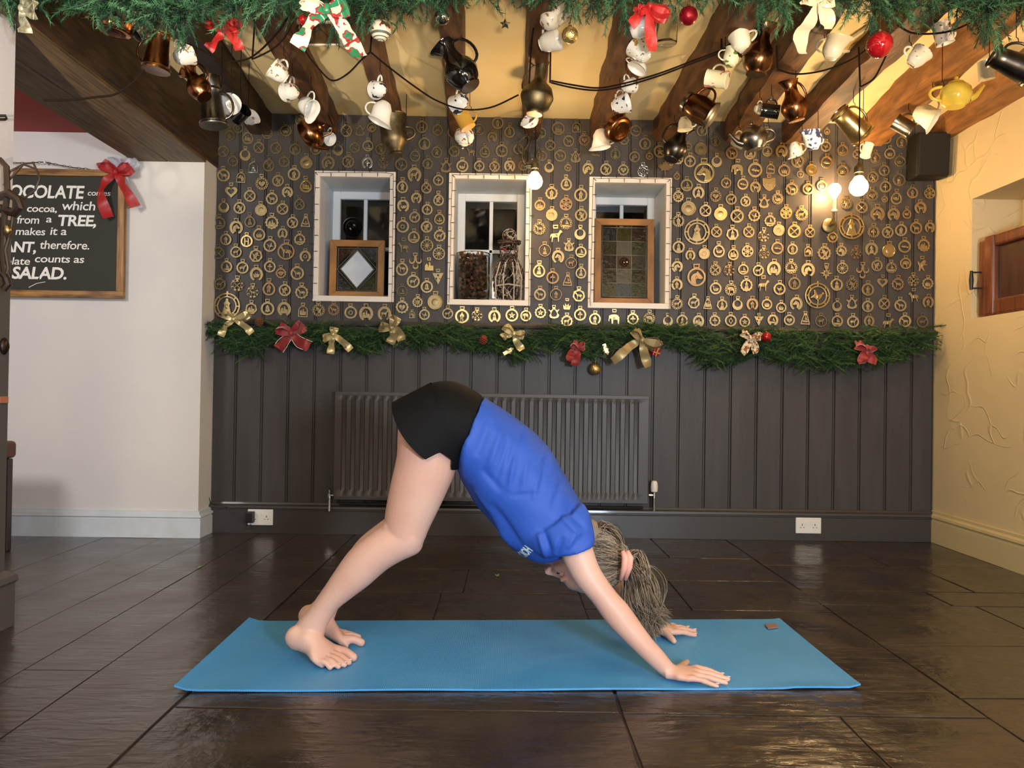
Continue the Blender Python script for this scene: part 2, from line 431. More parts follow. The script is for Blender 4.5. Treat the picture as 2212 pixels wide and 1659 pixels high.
# ceilings
simple_box('ceiling', (-1.66, -2.7, ZC), (XR+.3, D+.1, ZC+.1), cream_ceiling)
simple_box('ceiling_hall', (-4.3, -2.7, 2.14), (-1.95, D+.2, 2.24), red_paint)
# room beyond the frame
simple_box('wall_front', (-4.3, -2.8, 0), (XR+.3, -2.7, 2.4), white_wall)
simple_box('wall_hall', (-4.4, -2.7, 0), (-4.3, D+.4, 2.3), white_wall)
# right wall, rough trowelled plaster with a niche
def plaster_mat():
    m = mat('trowelled_plaster', 'd9c69a', .6, col2='d2bf94', scale=2); nt = m.node_tree; b = nt.nodes['Principled BSDF']; L = nt.links.new
    tc = nt.nodes.new('ShaderNodeTexCoord'); hts = []
    nz = nt.nodes.new('ShaderNodeTexNoise'); nz.inputs['Scale'].default_value = 2.2; nz.inputs['Detail'].default_value = 2
    vm = nt.nodes.new('ShaderNodeVectorMath'); vm.operation = 'MULTIPLY_ADD'; vm.inputs[1].default_value = (.5,.5,.5)
    L(tc.outputs['Object'], nz.inputs[0]); L(nz.outputs['Color'], vm.inputs[0]); L(tc.outputs['Object'], vm.inputs[2])
    for sc, st in ((3.2, (1, 1, .45)), (5.5, (1, .5, 1))):
        mp = nt.nodes.new('ShaderNodeMapping'); mp.inputs['Scale'].default_value = st; L(vm.outputs[0], mp.inputs[0])
        v = nt.nodes.new('ShaderNodeTexVoronoi'); v.feature = 'DISTANCE_TO_EDGE'; v.inputs['Scale'].default_value = sc; L(mp.outputs[0], v.inputs[0])
        r = nt.nodes.new('ShaderNodeMapRange'); r.inputs[1].default_value = 0; r.inputs[2].default_value = .022; r.inputs[3].default_value = 1; r.inputs[4].default_value = 0; L(v.outputs[0], r.inputs[0])
        # ridges only here and there
        n3 = nt.nodes.new('ShaderNodeTexNoise'); n3.inputs['Scale'].default_value = 2.7+sc*.3; L(tc.outputs['Object'], n3.inputs[0])
        r3 = nt.nodes.new('ShaderNodeMapRange'); r3.inputs[1].default_value = .52; r3.inputs[2].default_value = .60; L(n3.outputs[0], r3.inputs[0])
        mu = nt.nodes.new('ShaderNodeMath'); mu.operation = 'MULTIPLY'; L(r.outputs[0], mu.inputs[0]); L(r3.outputs[0], mu.inputs[1]); hts.append(mu)
    ad = nt.nodes.new('ShaderNodeMath'); ad.operation = 'ADD'; L(hts[0].outputs[0], ad.inputs[0]); L(hts[1].outputs[0], ad.inputs[1])
    n4 = nt.nodes.new('ShaderNodeTexNoise'); n4.inputs['Scale'].default_value = 9; L(tc.outputs['Object'], n4.inputs[0])
    a2 = nt.nodes.new('ShaderNodeMath'); a2.operation = 'MULTIPLY_ADD'; a2.inputs[1].default_value = .5; L(n4.outputs[0], a2.inputs[0]); L(ad.outputs[0], a2.inputs[2])
    bp = nt.nodes.new('ShaderNodeBump'); bp.inputs['Distance'].default_value = .0045; bp.inputs['Strength'].default_value = .6
    L(a2.outputs[0], bp.inputs['Height']); L(bp.outputs[0], b.inputs['Normal']); return m
plaster = plaster_mat()
nA = PX(2100, 430, XR); nB = PX(2100, 688, XR)
ny1, nz1, nz0, ny0 = nA.y, nA.z, nB.z, 3.12
rw = MB()
rw.box((XR, -2.7, 0), (XR+.45, D+.4, nz0)); rw.box((XR, -2.7, nz1), (XR+.45, D+.4, ZC+.1))
rw.box((XR, -2.7, nz0), (XR+.45, ny0, nz1)); rw.box((XR, ny1, nz0), (XR+.45, D+.4, nz1)); rw.box((XR+.26, ny0, nz0), (XR+.45, ny1, nz1))
structure(rw.obj('wall_right', plaster, smooth=False))
skr = [(0, 0), (.022, 0), (.022, .12), (.017, .125), (.017, .132), (.026, .137), (.024, .15), (.010, .158), (.010, .172), (0, .175)]
moulding('baseboard_right', [(XR, D), (XR, -2.7)], skr, mat('cream_skirting_paint', 'c9b98c', .4, bump=.2, bscale=20))
# ------------------------------------------------------------------ floor
def floor_mat(name, c1, c2, r):
    m = mat(name, c1, .3, col2=c2, scale=5, bump=.55, bscale=7, detail=8, rrange=r, dist=.02, spec=.55)
    m.node_tree.nodes['Principled BSDF'].inputs['Coat Weight'].default_value = .35
    m.node_tree.nodes['Principled BSDF'].inputs['Coat Roughness'].default_value = .16
    nt = m.node_tree; L = nt.links.new; tc = nt.nodes.new('ShaderNodeTexCoord')
    g = nt.nodes.new('ShaderNodeTexNoise'); g.inputs['Scale'].default_value = 22; g.inputs['Detail'].default_value = 6; g.inputs['Distortion'].default_value = .8
    mp = nt.nodes.new('ShaderNodeMapping'); mp.inputs['Scale'].default_value = (.35, 1.5, 1); L(tc.outputs['Object'], mp.inputs[0]); L(mp.outputs[0], g.inputs[0])
    b1 = nt.nodes.new('ShaderNodeBump'); b1.inputs['Strength'].default_value = .5; b1.inputs['Distance'].default_value = .006; L(g.outputs[0], b1.inputs['Height'])
    for l in list(nt.links):
        if l.to_node.type == 'BSDF_PRINCIPLED' and l.to_socket.name == 'Normal': L(l.from_socket, b1.inputs['Normal']); break
    L(b1.outputs[0], nt.nodes['Principled BSDF'].inputs['Normal'])
    L(b1.outputs[0], nt.nodes['Principled BSDF'].inputs['Coat Normal'])
    return m
stone_m = floor_mat('dark_varnished_stone', '2b221b', '3a2e22', (.16, .42))
plank_m = floor_mat('dark_varnished_plank', '382f29', '433931', (.24, .4))
plank_m.node_tree.nodes['Bump'].inputs['Strength'].default_value = .2
gap_m = mat('dark_floor_gap', '1c1510', .35)
floor = structure(MB().box((-4.3, -2.7, -.1), (XR+.3, D+.3, -.0045)).obj('floor', gap_m, smooth=False))
def slab(name, x0, x1, y0, y1, m, gap=.004, jit=.004, edge=.003):
    x0 += gap/2; x1 -= gap/2; y0 += gap/2; y1 -= gap/2; j = lambda: random.uniform(-jit, jit)*.5
    c = [(x0+abs(j()), y0+abs(j())), (x1-abs(j()), y0+abs(j())), (x1-abs(j()), y1-abs(j())), (x0+abs(j()), y1-abs(j()))]
    dz = random.uniform(-.0012, .0)
    # subdivide the outline for worn edges
    o = []
    for i in range(4):
        a = Vector(c[i]); b2 = Vector(c[(i+1) % 4]); n = max(2, int((b2-a).length/.12))
        for k in range(n):
            p = a.lerp(b2, k/n)
            if k: p += Vector((random.uniform(-1, 1), random.uniform(-1, 1)))*jit*.35
            o.append(p)
    cen = sum(o, Vector((0, 0)))/len(o); n = len(o)
    ins = [p+(cen-p).normalized()*edge*random.uniform(1.0, 2.2) for p in o]
    b = MB(); b.add([(p.x, p.y, -.014) for p in o]+[(p.x, p.y, dz-edge) for p in o]+[(p.x, p.y, dz) for p in ins],
        [(i, (i+1) % n, n+(i+1) % n, n+i) for i in range(n)]+[(n+i, n+(i+1) % n, 2*n+(i+1) % n, 2*n+i) for i in range(n)]+[tuple(2*n+i for i in range(n))])
    return b.obj(name, m, floor, smooth=False)
px_edges = [-4.3, -3.4, -3.1, -2.75, -2.42, -2.1, -1.80, -1.555, -1.34, -1.13, -.822]
for i in range(len(px_edges)-1):
    st = [-2.7, random.uniform(-.5, .5), random.uniform(1.1, 2.4), D+.02] if i < 9 else [-2.7, 0.2, D+.02]
    for a, c in zip(st, st[1:]): slab('plank', px_edges[i], px_edges[i+1], a, c, plank_m, gap=.0015 if i < 9 else .0045, jit=.002, edge=.001)
RF = random.Random(4)
bands = [(-.82, .30, [-2.7,-1.5,-.4,.5,1.2,1.93,2.62,3.05,3.45,3.95,D+.02]), (.30, 1.22, [-2.7,-1.9,-.8,.3,.95,1.55,1.925,2.35,2.85,3.3,3.75,D+.02]), (1.22, XR, [-2.7,-1.3,-.2,.6,1.35,2.05,2.48,2.95,3.16,3.62,D+.02])]
for x0, x1, ys_ in bands:
    for a, c in zip(ys_, ys_[1:]):
        k = RF.choice((1, 2)) if x1-x0 < 1.15 else 2; cuts = [x0]+([x0+(x1-x0)*RF.uniform(.35, .65)] if k == 2 else [])+[x1]
        for u, v in zip(cuts, cuts[1:]): slab('flagstone', u, v, a, c, stone_m, gap=.0022, jit=.010, edge=.0012)
# ------------------------------------------------------------------ beams
BZ = 2.20
beams = []
def solid_beam(name, p_wall, p_near, w, m, zb=BZ, seed=0, label='', hexp=0):
    # p = (px,py) of the bottom-face centre at the wall and nearer the camera
    a = P(p_wall[0], p_wall[1], D); a.z = zb
    n = PF(p_near[0], p_near[1], zb)
    d = (n-a); d = d/abs(d.y); e = a+d*(D-1.7)
    a2 = a-d*.0
    R = random.Random(seed); N = 26; sec = []
    b = MB(); side = Vector((1, 0, 0))
    for i in range(N+1):
        c = a2.lerp(e, i/N); ww = w/2*(1+R.uniform(-.09, .09)); wl = w/2*(1+R.uniform(-.09, .09)); dz = R.uniform(-.006, .006); ch = .16
        b.v += [tuple(c+side*x+Vector((0, 0, z))) for x, z in
                ((-wl, ZC-zb+.01), (-wl*1.02, .03+dz), (-wl*(1-ch), .004+dz), (0, dz*.6), (ww*(1-ch), dz), (ww*1.02, .03+dz), (ww, ZC-zb+.01))]
    n7 = 7
    for i in range(N):
        for k in range(n7-1): b.f.append((i*n7+k, (i+1)*n7+k, (i+1)*n7+k+1, i*n7+k+1)); b.m.append(0)
    b.f.append(tuple(range(n7))); b.m.append(0); b.f.append(tuple(N*n7+k for k in range(n7-1, -1, -1))); b.m.append(0)
    o = b.obj('ceiling_beam', m, auto=50)
    tag(o, label, 'beam', 'ceiling beams', 'thing')
    beams.append((o, a, d)); return o
BL = [((562,292),(385,60),.115,beam_dark,'slim dark beam beside the wide boxed beam, hung with white cups'),
 ((707,290),(585,60),.125,beam_brown,'brown ceiling beam with copper kettle hanging near the left window'),
 ((853,292),(778,60),.095,beam_brown,'narrow brown ceiling beam with the bronze urn hanging by the wall'),
 ((990,294),(975,60),.095,beam_brown,'brown ceiling beam holding the large black glazed jug'),
 ((1150,296),(1166,60),.095,beam_brown,'brown ceiling beam above the round-bellied brass vase'),
 ((1304,298),(1378,60),.15,beam_brown,'thick brown ceiling beam above the copper frying pan'),
 ((1437,300),(1600,60),.13,beam_brown,'brown ceiling beam above the faceted copper tankard'),
 ((1590,302),(1765,60),.14,beam_brown,'gnarled brown ceiling beam above the round pewter teapot'),
 ((1718,304),(1965,70),.14,beam_brown,'brown ceiling beam above the blue and white mug'),
 ((1878,306),(2140,75),.16,beam_light,'pale oak ceiling beam above the embossed brass tankard'),
 ((2035,308),(2300,125),.15,beam_light,'pale oak ceiling beam tight against the cream plaster wall')]
for i, (a, n, w, m, lb) in enumerate(BL): solid_beam('b', a, n, w, m, seed=i, label=lb)
# wide boxed beam along the left
bb = empty('boxed_beam', (-1.8, 2.5, 2.03)); tag(bb, 'wide planked dark wood beam running along the left side of the ceiling', 'beam', kind='thing')
zb2 = P(380, 350, DP).z
xa, xb = -2.0, XL+.01
def pb(name, a, c, m): 
    me = MB().box((a[0]+1.8, a[1]-2.5, a[2]-2.03), (c[0]+1.8, c[1]-2.5, c[2]-2.03)).mesh(name, m, smooth=False); link(name, bevelled(me, .003, 1), bb)
pb('soffit_plank', (xa, .2, zb2), (xa+.185, DP, zb2+.02), box_beam)
pb('soffit_plank', (xa+.188, .2, zb2), (xb-.001, DP, zb2+.02), box_beam)
pb('side_plank', (xb-.03, .2, zb2+.02), (xb, D, ZC), beam_dark)
pb('side_plank', (xa, .2, zb2+.02), (xa+.03, DP, ZC), beam_dark)
pb('end_plank', (XL-.35, DP, zb2+.0), (xb-.031, D, zb2+.15), beam_dark)
# painted framed panels on the ceiling between the beams
def ceil_panel(c4, m, label):
    pts = [PF(x, y, ZC-.004) for x, y in c4]; c = sum(pts, Vector())/4
    r = empty('ceiling_hatch', c); tag(r, label, 'panel', kind='thing')
    b = MB(); b.add([p-c for p in pts]+[p-c+Vector((0, 0, -.008)) for p in pts], [(0,1,2,3),(7,6,5,4),(0,4,5,1),(1,5,6,2),(2,6,7,3),(3,7,4,0)]); b.obj('panel', m, r, smooth=False)
    b = MB(); pp = [p-c+Vector((0, 0, -.008)) for p in pts]
    for i in range(4): b.tube([pp[i], pp[(i+1) % 4]], .009, 4)
    b.obj('border', cream_china, r, smooth=False)
ceil_panel([(656,92),(740,92),(718,42),(642,42)], mat('brown_hatch_wood', '5a4020', .6, col2='6e5030', scale=8), 'brown wooden hatch set in the cream ceiling above the printed ribbon bow')
ceil_panel([(1800,106),(1884,106),(1960,46),(1888,46)], mat('faded_print', 'c8a860', .6, col2='b09050', scale=14), 'faded framed picture mounted flat on the ceiling above the red bauble')
# ------------------------------------------------------------------ windows
def window(i, hole):
    x0, x1, z0, z1 = hole; c = Vector(((x0+x1)/2, D, z0))
    r = empty('window_%d' % (i+1), c); structure(r)
    def part(name, b, m, bev=0, parent=r):
        me = b.mesh(name, m, smooth=False)
        if bev: me = bevelled(me, bev, 1)
        me.transform(Matrix.Translation(-c)); return link(name, me, parent)
    X0, X1, Z0, Z1 = wins[i]; T = TRIM; y0, y1 = D-.012, D+.02
    part('trim', MB().box((X0, y0, Z1-T), (X1, y1, Z1)), frame_white, .002)
    part('trim', MB().box((X0, y0, Z0), (X1, y1, Z0+T)), frame_white, .002)
    part('trim', MB().box((X0, y0, Z0+T), (X0+T, y1, Z1-T)), frame_white, .002)
    part('trim', MB().box((X1-T, y0, Z0+T), (X1, y1, Z1-T)), frame_white, .002)
    ys = D+.34
    # reveal linings
    part('reveal', MB().box((x0, D+.02, z0), (x0+.012, ys, z1)).box((x1-.012, D+.02, z0), (x1, ys, z1)).box((x0, D+.02, z1-.012), (x1, ys, z1)), reveal_paint)
    part('sill', MB().box((x0, D+.02, z0-.001), (x1, ys, z0+.014)), frame_white)
    # sash
    f = .045; sx0, sx1, sz0, sz1 = x0+.012, x1-.012, z0+.014, z1-.012
    b = MB().box((sx0, ys-.03, sz0), (sx0+f, ys+.01, sz1)).box((sx1-f, ys-.03, sz0), (sx1, ys+.01, sz1)).box((sx0+f, ys-.03, sz1-f), (sx1-f, ys+.01, sz1)).box((sx0+f, ys-.03, sz0), (sx1-f, ys+.01, sz0+f))
    part('sash', b, sash_paint, .003)
    xm, zm = (sx0+sx1)/2, (sz0+sz1)/2-.01
    part('glazing_bar', MB().box((xm-.011, ys-.024, sz0+f), (xm+.011, ys+.008, sz1-f)), sash_paint, .003)
    part('glazing_bar', MB().box((sx0+f, ys-.024, zm-.011), (sx1-f, ys+.008, zm+.011)), sash_paint, .003)
    for a, b2 in ((sx0+f, xm-.011), (xm+.011, sx1-f)):
        for c2, d2 in ((sz0+f, zm-.011), (zm+.011, sz1-f)):
            pane = part('pane', MB().box((a, ys-.002, c2), (b2, ys+.002, d2)), dark_glass)
            if i == 0 and a < xm-.05 and c2 > zm:
                bm = MB(); cc = Vector(((a+b2)/2, ys-.006, (c2+d2)/2-.02)); M = Matrix.Translation(cc) @ Matrix.Rotation(PI/2, 4, 'X')
                bm.lathe([(.0,.02),(.012,.018),(.02,.004),(.035,.006),(.042,.001),(.055,.004),(.06,0),(.06,-.004)], 28, M)
                me = bm.mesh('bullseye', clear_glass); me.transform(Matrix.Translation(-c)); link('bullseye', me, pane)
for i, h in enumerate(holes): window(i, h)
# night garden outside: bushes just catching the light
gr = structure(MB().box((-3, D+.45, -.1), (4, D+3.5, .3)).obj('garden_ground', mat('garden_soil', '11100c', .9), smooth=False))
# ------------------------------------------------------------------ horse brasses
K = 520/2212
def circ(r, n=28, cx=0, cy=0, ry=None, a0=0, a1=2*PI, lob=0, nl=0):
    full = abs(a1-a0-2*PI) < 1e-6; m = n if full else n+1
    return [(cx+(r+lob*math.cos(nl*(a0+(a1-a0)*k/n)))*math.cos(a0+(a1-a0)*k/n), cy+((ry or r)+lob*math.cos(nl*(a0+(a1-a0)*k/n)))*math.sin(a0+(a1-a0)*k/n)) for k in range(m)]
HANG = [[(-.3,.9),(.3,.9),(.36,1.42),(-.36,1.42)], [(-.19,1.08),(.19,1.08),(.22,1.27),(-.22,1.27)]]
def shape_T(s, hole=False):
    o = []
    for k in range(28):
        a = 2*PI*k/28; r = s*(1-.16*math.sin(a)*(1 if math.sin(a) > 0 else .2)); o.append((r*math.cos(a)*(.92-.12*math.sin(a)), r*math.sin(a)*1.08-.02))
    return o
def heart(s, y=0):
    return [(s*.062*16*math.sin(t)**3, y+s*.062*(13*math.cos(t)-5*math.cos(2*t)-2*math.cos(3*t)-math.cos(4*t))) for t in [2*PI*k/30 for k in range(30)]]
def star(n, r1, r2, rot=0): return [((r1 if k % 2 == 0 else r2)*math.sin(rot+PI*k/n), (r1 if k % 2 == 0 else r2)*math.cos(rot+PI*k/n)) for k in range(2*n)]
def crescent(cx, cy, r, op=90, k=.62, off=.28):
    o = circ(r, 22, cx, cy, a0=math.radians(op+28), a1=math.radians(op+332))
    ox, oy = cx+math.cos(math.radians(op))*off*r, cy+math.sin(math.radians(op))*off*r
    return o+list(reversed(circ(r*k, 18, ox, oy, a0=math.radians(op+38), a1=math.radians(op+322))))
MAPLE = [(0,1.0),(.16,.62),(.42,.74),(.36,.36),(.58,.52),(.66,.38),(1,.42),(.86,.2),(.98,.08),(.5,-.28),(.56,-.46),(.08,-.36),(.05,-1),(-.05,-1),(-.08,-.36),(-.56,-.46),(-.5,-.28),(-.98,.08),(-.86,.2),(-1,.42),(-.66,.38),(-.58,.52),(-.36,.36),(-.42,.74),(-.16,.62)]
LYRE = [(-.2,.95),(-.34,.62),(-.62,.5),(-.9,.72),(-.98,.52),(-.7,.26),(-.62,0),(-.92,-.4),(-.7,-.85),(0,-1.02),(.7,-.85),(.92,-.4),(.62,0),(.7,.26),(.98,.52),(.9,.72),(.62,.5),(.34,.62),(.2,.95)]
def RIM(t):
    h = [HANG]; holes = lambda n, r, s, ph=0: [circ(s, 8, r*math.cos(2*PI*k/n+ph), r*math.sin(2*PI*k/n+ph)) for k in range(n)]
    if t == 'R': return [[circ(1), circ(.70)]]+h
    if t == 'r': return [[circ(1), circ(.84)]]+h
    if t == 'F': return [[circ(1)], ]+h
    if t == 'S': return [[circ(.95, 72, lob=.06, nl=12), circ(.66)]]+h
    if t == 'H': return [[circ(.96, 84, lob=.05, nl=14)]+holes(14, .82, .085)+[circ(.64)]]+h
    if t == 'Q': return [[circ(.93, 48, lob=.07, nl=8)]+holes(8, .74, .15, PI/8)+[circ(.48)]]+h
    if t == 'P': return [[circ(1)]+holes(6, .62, .17)+holes(6, .36, .09, .5)]+h
    if t == 'U': return [[circ(1, 26, ry=1.08, a0=math.radians(-62), a1=math.radians(242))+list(reversed(circ(.6, 22, 0, -.05, ry=.72, a0=math.radians(-70), a1=math.radians(250))))]]+h
    if t == 'T': return [[shape_T(1), [(x*.7, y*.7-.04) for x, y in shape_T(1)]]]+h
    if t == 'A': return [[[(-.8,-.95),(.8,-.95),(.8,.1)]+circ(.8, 12, 0, .1, a0=0, a1=PI)[1:-1]+[(-.8,.1)], [(-.62,-.75),(.62,-.75),(.62,.1)]+circ(.62, 12, 0, .1, a0=0, a1=PI)[1:-1]+[(-.62,.1)]]]+h
    if t == 'I': return [[[(-.85,-1),(.85,-1),(.8,-.5),(.4,.6),(.3,1),(-.3,1),(-.4,.6),(-.8,-.5)], [(-.6,-.78),(.6,-.78),(.55,-.45),(.22,.6),(-.22,.6),(-.55,-.45)]]]+h
    if t == 'C': return [[[(-.24,1.0),(-.3,.72)]+circ(.93, 24, 0, -.1, a0=math.radians(112), a1=math.radians(428))[1:-1]+[(.3,.72),(.24,1.0)], circ(.56, 20, 0, .12)]]+h
    if t == 'L': return [[LYRE, [(-.1,.6),(-.38,.2),(-.52,-.3),(-.3,-.62),(.3,-.62),(.52,-.3),(.38,.2),(.1,.6)]]]+h
    if t == 'B': return [[circ(1, 44)]+[circ(.86, 6, a0=2*PI*k/8+.07, a1=2*PI*(k+1)/8-.07)+list(reversed(circ(.76, 6, a0=2*PI*k/8+.08, a1=2*PI*(k+1)/8-.08))) for k in range(8)]+[circ(.63, 30)], [circ(.1, 10, 0, 1.04)]]
    if t == 'b': return [[circ(1, 44), circ(.78, 36)]]+h
    if t == 'W': return [[circ(1)]+[circ(.8, 3, a0=2*PI*k/10+.06, a1=2*PI*(k+1)/10-.06)+list(reversed(circ(.26, 2, a0=2*PI*k/10+.2, a1=2*PI*(k+1)/10-.2))) for k in range(10)]]+h
    if t == 'G': return [[star(14, 1.0, .84), circ(.62)], [star(4, .66, .2)]]+h
    if t == 'X': return [[heart(1), heart(.5, .05)]]+h
    if t == 'Y': return [[crescent(-.5, .2, .46)], [crescent(.5, .2, .46)], [crescent(0, -.6, .44)], [[(-.2,1),(.2,1),(.12,.2),(-.12,.2)]]]+h
    if t == 'Z': return h
    if t == 'M': return [[MAPLE]]
    if t == 'K': return [[star(4, 1, .3), ], [star(4, .72, .26, PI/4)], [circ(.3, 12, 0, .85)]]+h
    if t == 'V': return [[[(-.95,.75),(.95,.75),(0,-1.15)]]+holes(3, .38, .16, PI/2)]+h
    if t == 'O': return [[[(-1,.85),(-.5,.95),(0,.8),(.5,.95),(1,.85),(.95,-.2),(.55,-.75),(0,-1.05),(-.55,-.75),(-.95,-.2)]]]+h
    if t == 'D': return [[star(7, 1, .9), circ(.66)]]+h
    return [[circ(1), circ(.7)]]+h
MOT = dict(
 h=[[(-.9,.6),(-.72,.82),(-.5,.74),(-.3,.38),(.5,.36),(.78,.2),(.85,-.35),(.74,-.32),(.68,0),(.6,-.1),(.66,-.85),(.5,-.85),(.38,-.25),(-.2,-.2),(-.22,-.85),(-.4,-.85),(-.45,-.1),(-.6,.2),(-.75,.4),(-.95,.4)]],
 e=[[(-.85,-.2),(-.88,0),(-.35,.6),(-.15,.95),(0,.66),(.45,.5),(.78,.1),(.8,-.85),(0,-1),(.1,-.4),(-.1,-.15),(-.5,-.3)]],
 b=[[(-.9,.3),(-.6,.45),(-.45,.3),(0,.1),(.3,.7),(.5,.75),(.45,.15),(.9,-.2),(.4,-.25),(0,-.5),(.12,-.95),(-.15,-.95),(-.1,-.5),(-.4,-.25),(-.55,.1)]],
 m=[[(-.16,.9),(.16,.9),(.2,.6),(.45,.42),(.5,-.1),(.32,-.1),(.38,-.95),(.05,-.95),(0,-.3),(-.05,-.95),(-.38,-.95),(-.32,-.1),(-.5,-.1),(-.45,.42),(-.2,.6)]],
 l=[[(-.15,.95),(.15,.95),(.2,.6),(.42,.35),(.28,.1),(.62,-.98),(-.62,-.98),(-.28,.1),(-.42,.35),(-.2,.6)]],
 s=[[(-.95,-.35),(-.05,-.35),(-.05,.9),(.05,.9),(.7,-.2),(.06,-.2),(.06,-.35),(.95,-.35),(.6,-.85),(-.6,-.85)]],
 c=[[(-.8,.35),(-.4,.0),(-.35,.6),(0,.15),(.35,.6),(.4,0),(.8,.35),(.6,-.7),(-.6,-.7)]],
 v=[heart(.8)], x=[[(-.9,-.7),(-.7,-.9),(0,-.2),(.7,-.9),(.9,-.7),(.2,0),(.9,.7),(.7,.9),(0,.2),(-.7,.9),(-.9,.7),(-.2,0)]],
 k=[star(5, .95, .4)], w=[[(-.7,.35),(-.8,.6),(-.55,.8),(-.35,.6),(-.4,.1),(-.1,-.1),(.5,.2),(.9,.05),(.6,-.6),(-.3,-.7),(-.65,-.3),(-.55,.3)]],
 o=[[(-.8,-.9),(-.8,.1),(-.45,.5),(-.1,.15),(-.1,.4),(.1,.9),(.3,.4),(.3,.05),(.8,.05),(.8,-.9)]],
 j=[[(-.12,.9),(.12,.9),(.4,.5),(.45,-.2),(.7,-.6),(.15,-.65),(0,-.9),(-.15,-.65),(-.7,-.6),(-.45,-.2),(-.4,.5)]],
 a=[[(-.08,.9),(.08,.9),(.08,-.45),(.55,-.3),(.75,-.1),(.7,-.7),(0,-.95),(-.7,-.7),(-.75,-.1),(-.55,-.3),(-.08,-.45)]],
 r=[[(-.55,.8),(-.2,.9),(.1,.6),(.4,.3),(.55,.6),(.8,.7),(.7,.2),(.5,-.2),(.6,-.95),(.3,-.95),(.2,-.5),(-.2,-.95),(-.5,-.95),(-.15,-.4),(-.3,0),(-.75,-.05),(-.8,.15),(-.4,.25),(-.6,.5)]],
 f=[[(-.9,.05),(-.4,.35),(.3,.25),(.65,.0),(.95,.35),(.85,-.4),(.3,-.25),(-.4,-.25)]],
 t=[[(0,.95),(.3,.5),(.1,.4),(.5,.3),(.7,-.1),(.25,-.1),(.12,-.3),(.12,-.95),(-.12,-.95),(-.12,-.3),(-.25,-.1),(-.7,-.1),(-.5,.3),(-.1,.4),(-.3,.5)]],
 d=[[(0,.95),(.6,0),(0,-.95),(-.6,0)], [(0,.5),(.3,0),(0,-.5),(-.3,0)]], q=[circ(.55, 20), circ(.3, 16)], H=[[(-.6,.9),(-.25,.9),(-.25,.2),(.25,.2),(.25,.9),(.6,.9),(.6,-.9),(.25,-.9),(.25,-.15),(-.25,-.15),(-.25,-.9),(-.6,-.9)]],
 E=[[(-.95,-.3),(-.85,.5),(-.4,.7),(.1,.75),(.6,.6),(.85,.2),(.85,-.85),(.55,-.85),(.5,-.2),(-.1,-.2),(-.15,-.85),(-.45,-.85),(-.5,-.05),(-.7,0),(-.75,-.5),(-.9,-.5)]])
rim_cache = {}; mot_cache = {}
def rim_mesh(t, m):
    k = (t, m.name)
    if k not in rim_cache:
        b = plate(RIM(t), .12, .035)
        if t == 'F': # raised rolled edge and boss on the solid disc
            b.tube([(x, -.08, z) for x, z in circ(.9, 24)], .09, 6, closed=True); b.sphere((0, -.04, 0), (.5, .12, .5), 14, 8)
        if t in 'OM': b.tube([(x*.9, -.07, y*.9) for x, y in RIM(t)[0][0]], .05, 5, closed=True)
        rim_cache[k] = b.mesh('horse_brass', m, auto=40)
    return rim_cache[k]
def mot_mesh(t, m):
    k = (t, m.name)
    if k not in mot_cache:
        loops = MOT[t]; b = plate([loops], .10, .05, res=1)
        if t not in 'dq': # a soft relief ridge
            xs = [p[0] for p in loops[0]]; ys = [p[1] for p in loops[0]]
            b.sphere(((min(xs)+max(xs))/2*.3, -.05, (min(ys)+max(ys))/2), (.22, .12, .3), 10, 6)
        mot_cache[k] = b.mesh('figure', m, auto=60)
    return mot_cache[k]
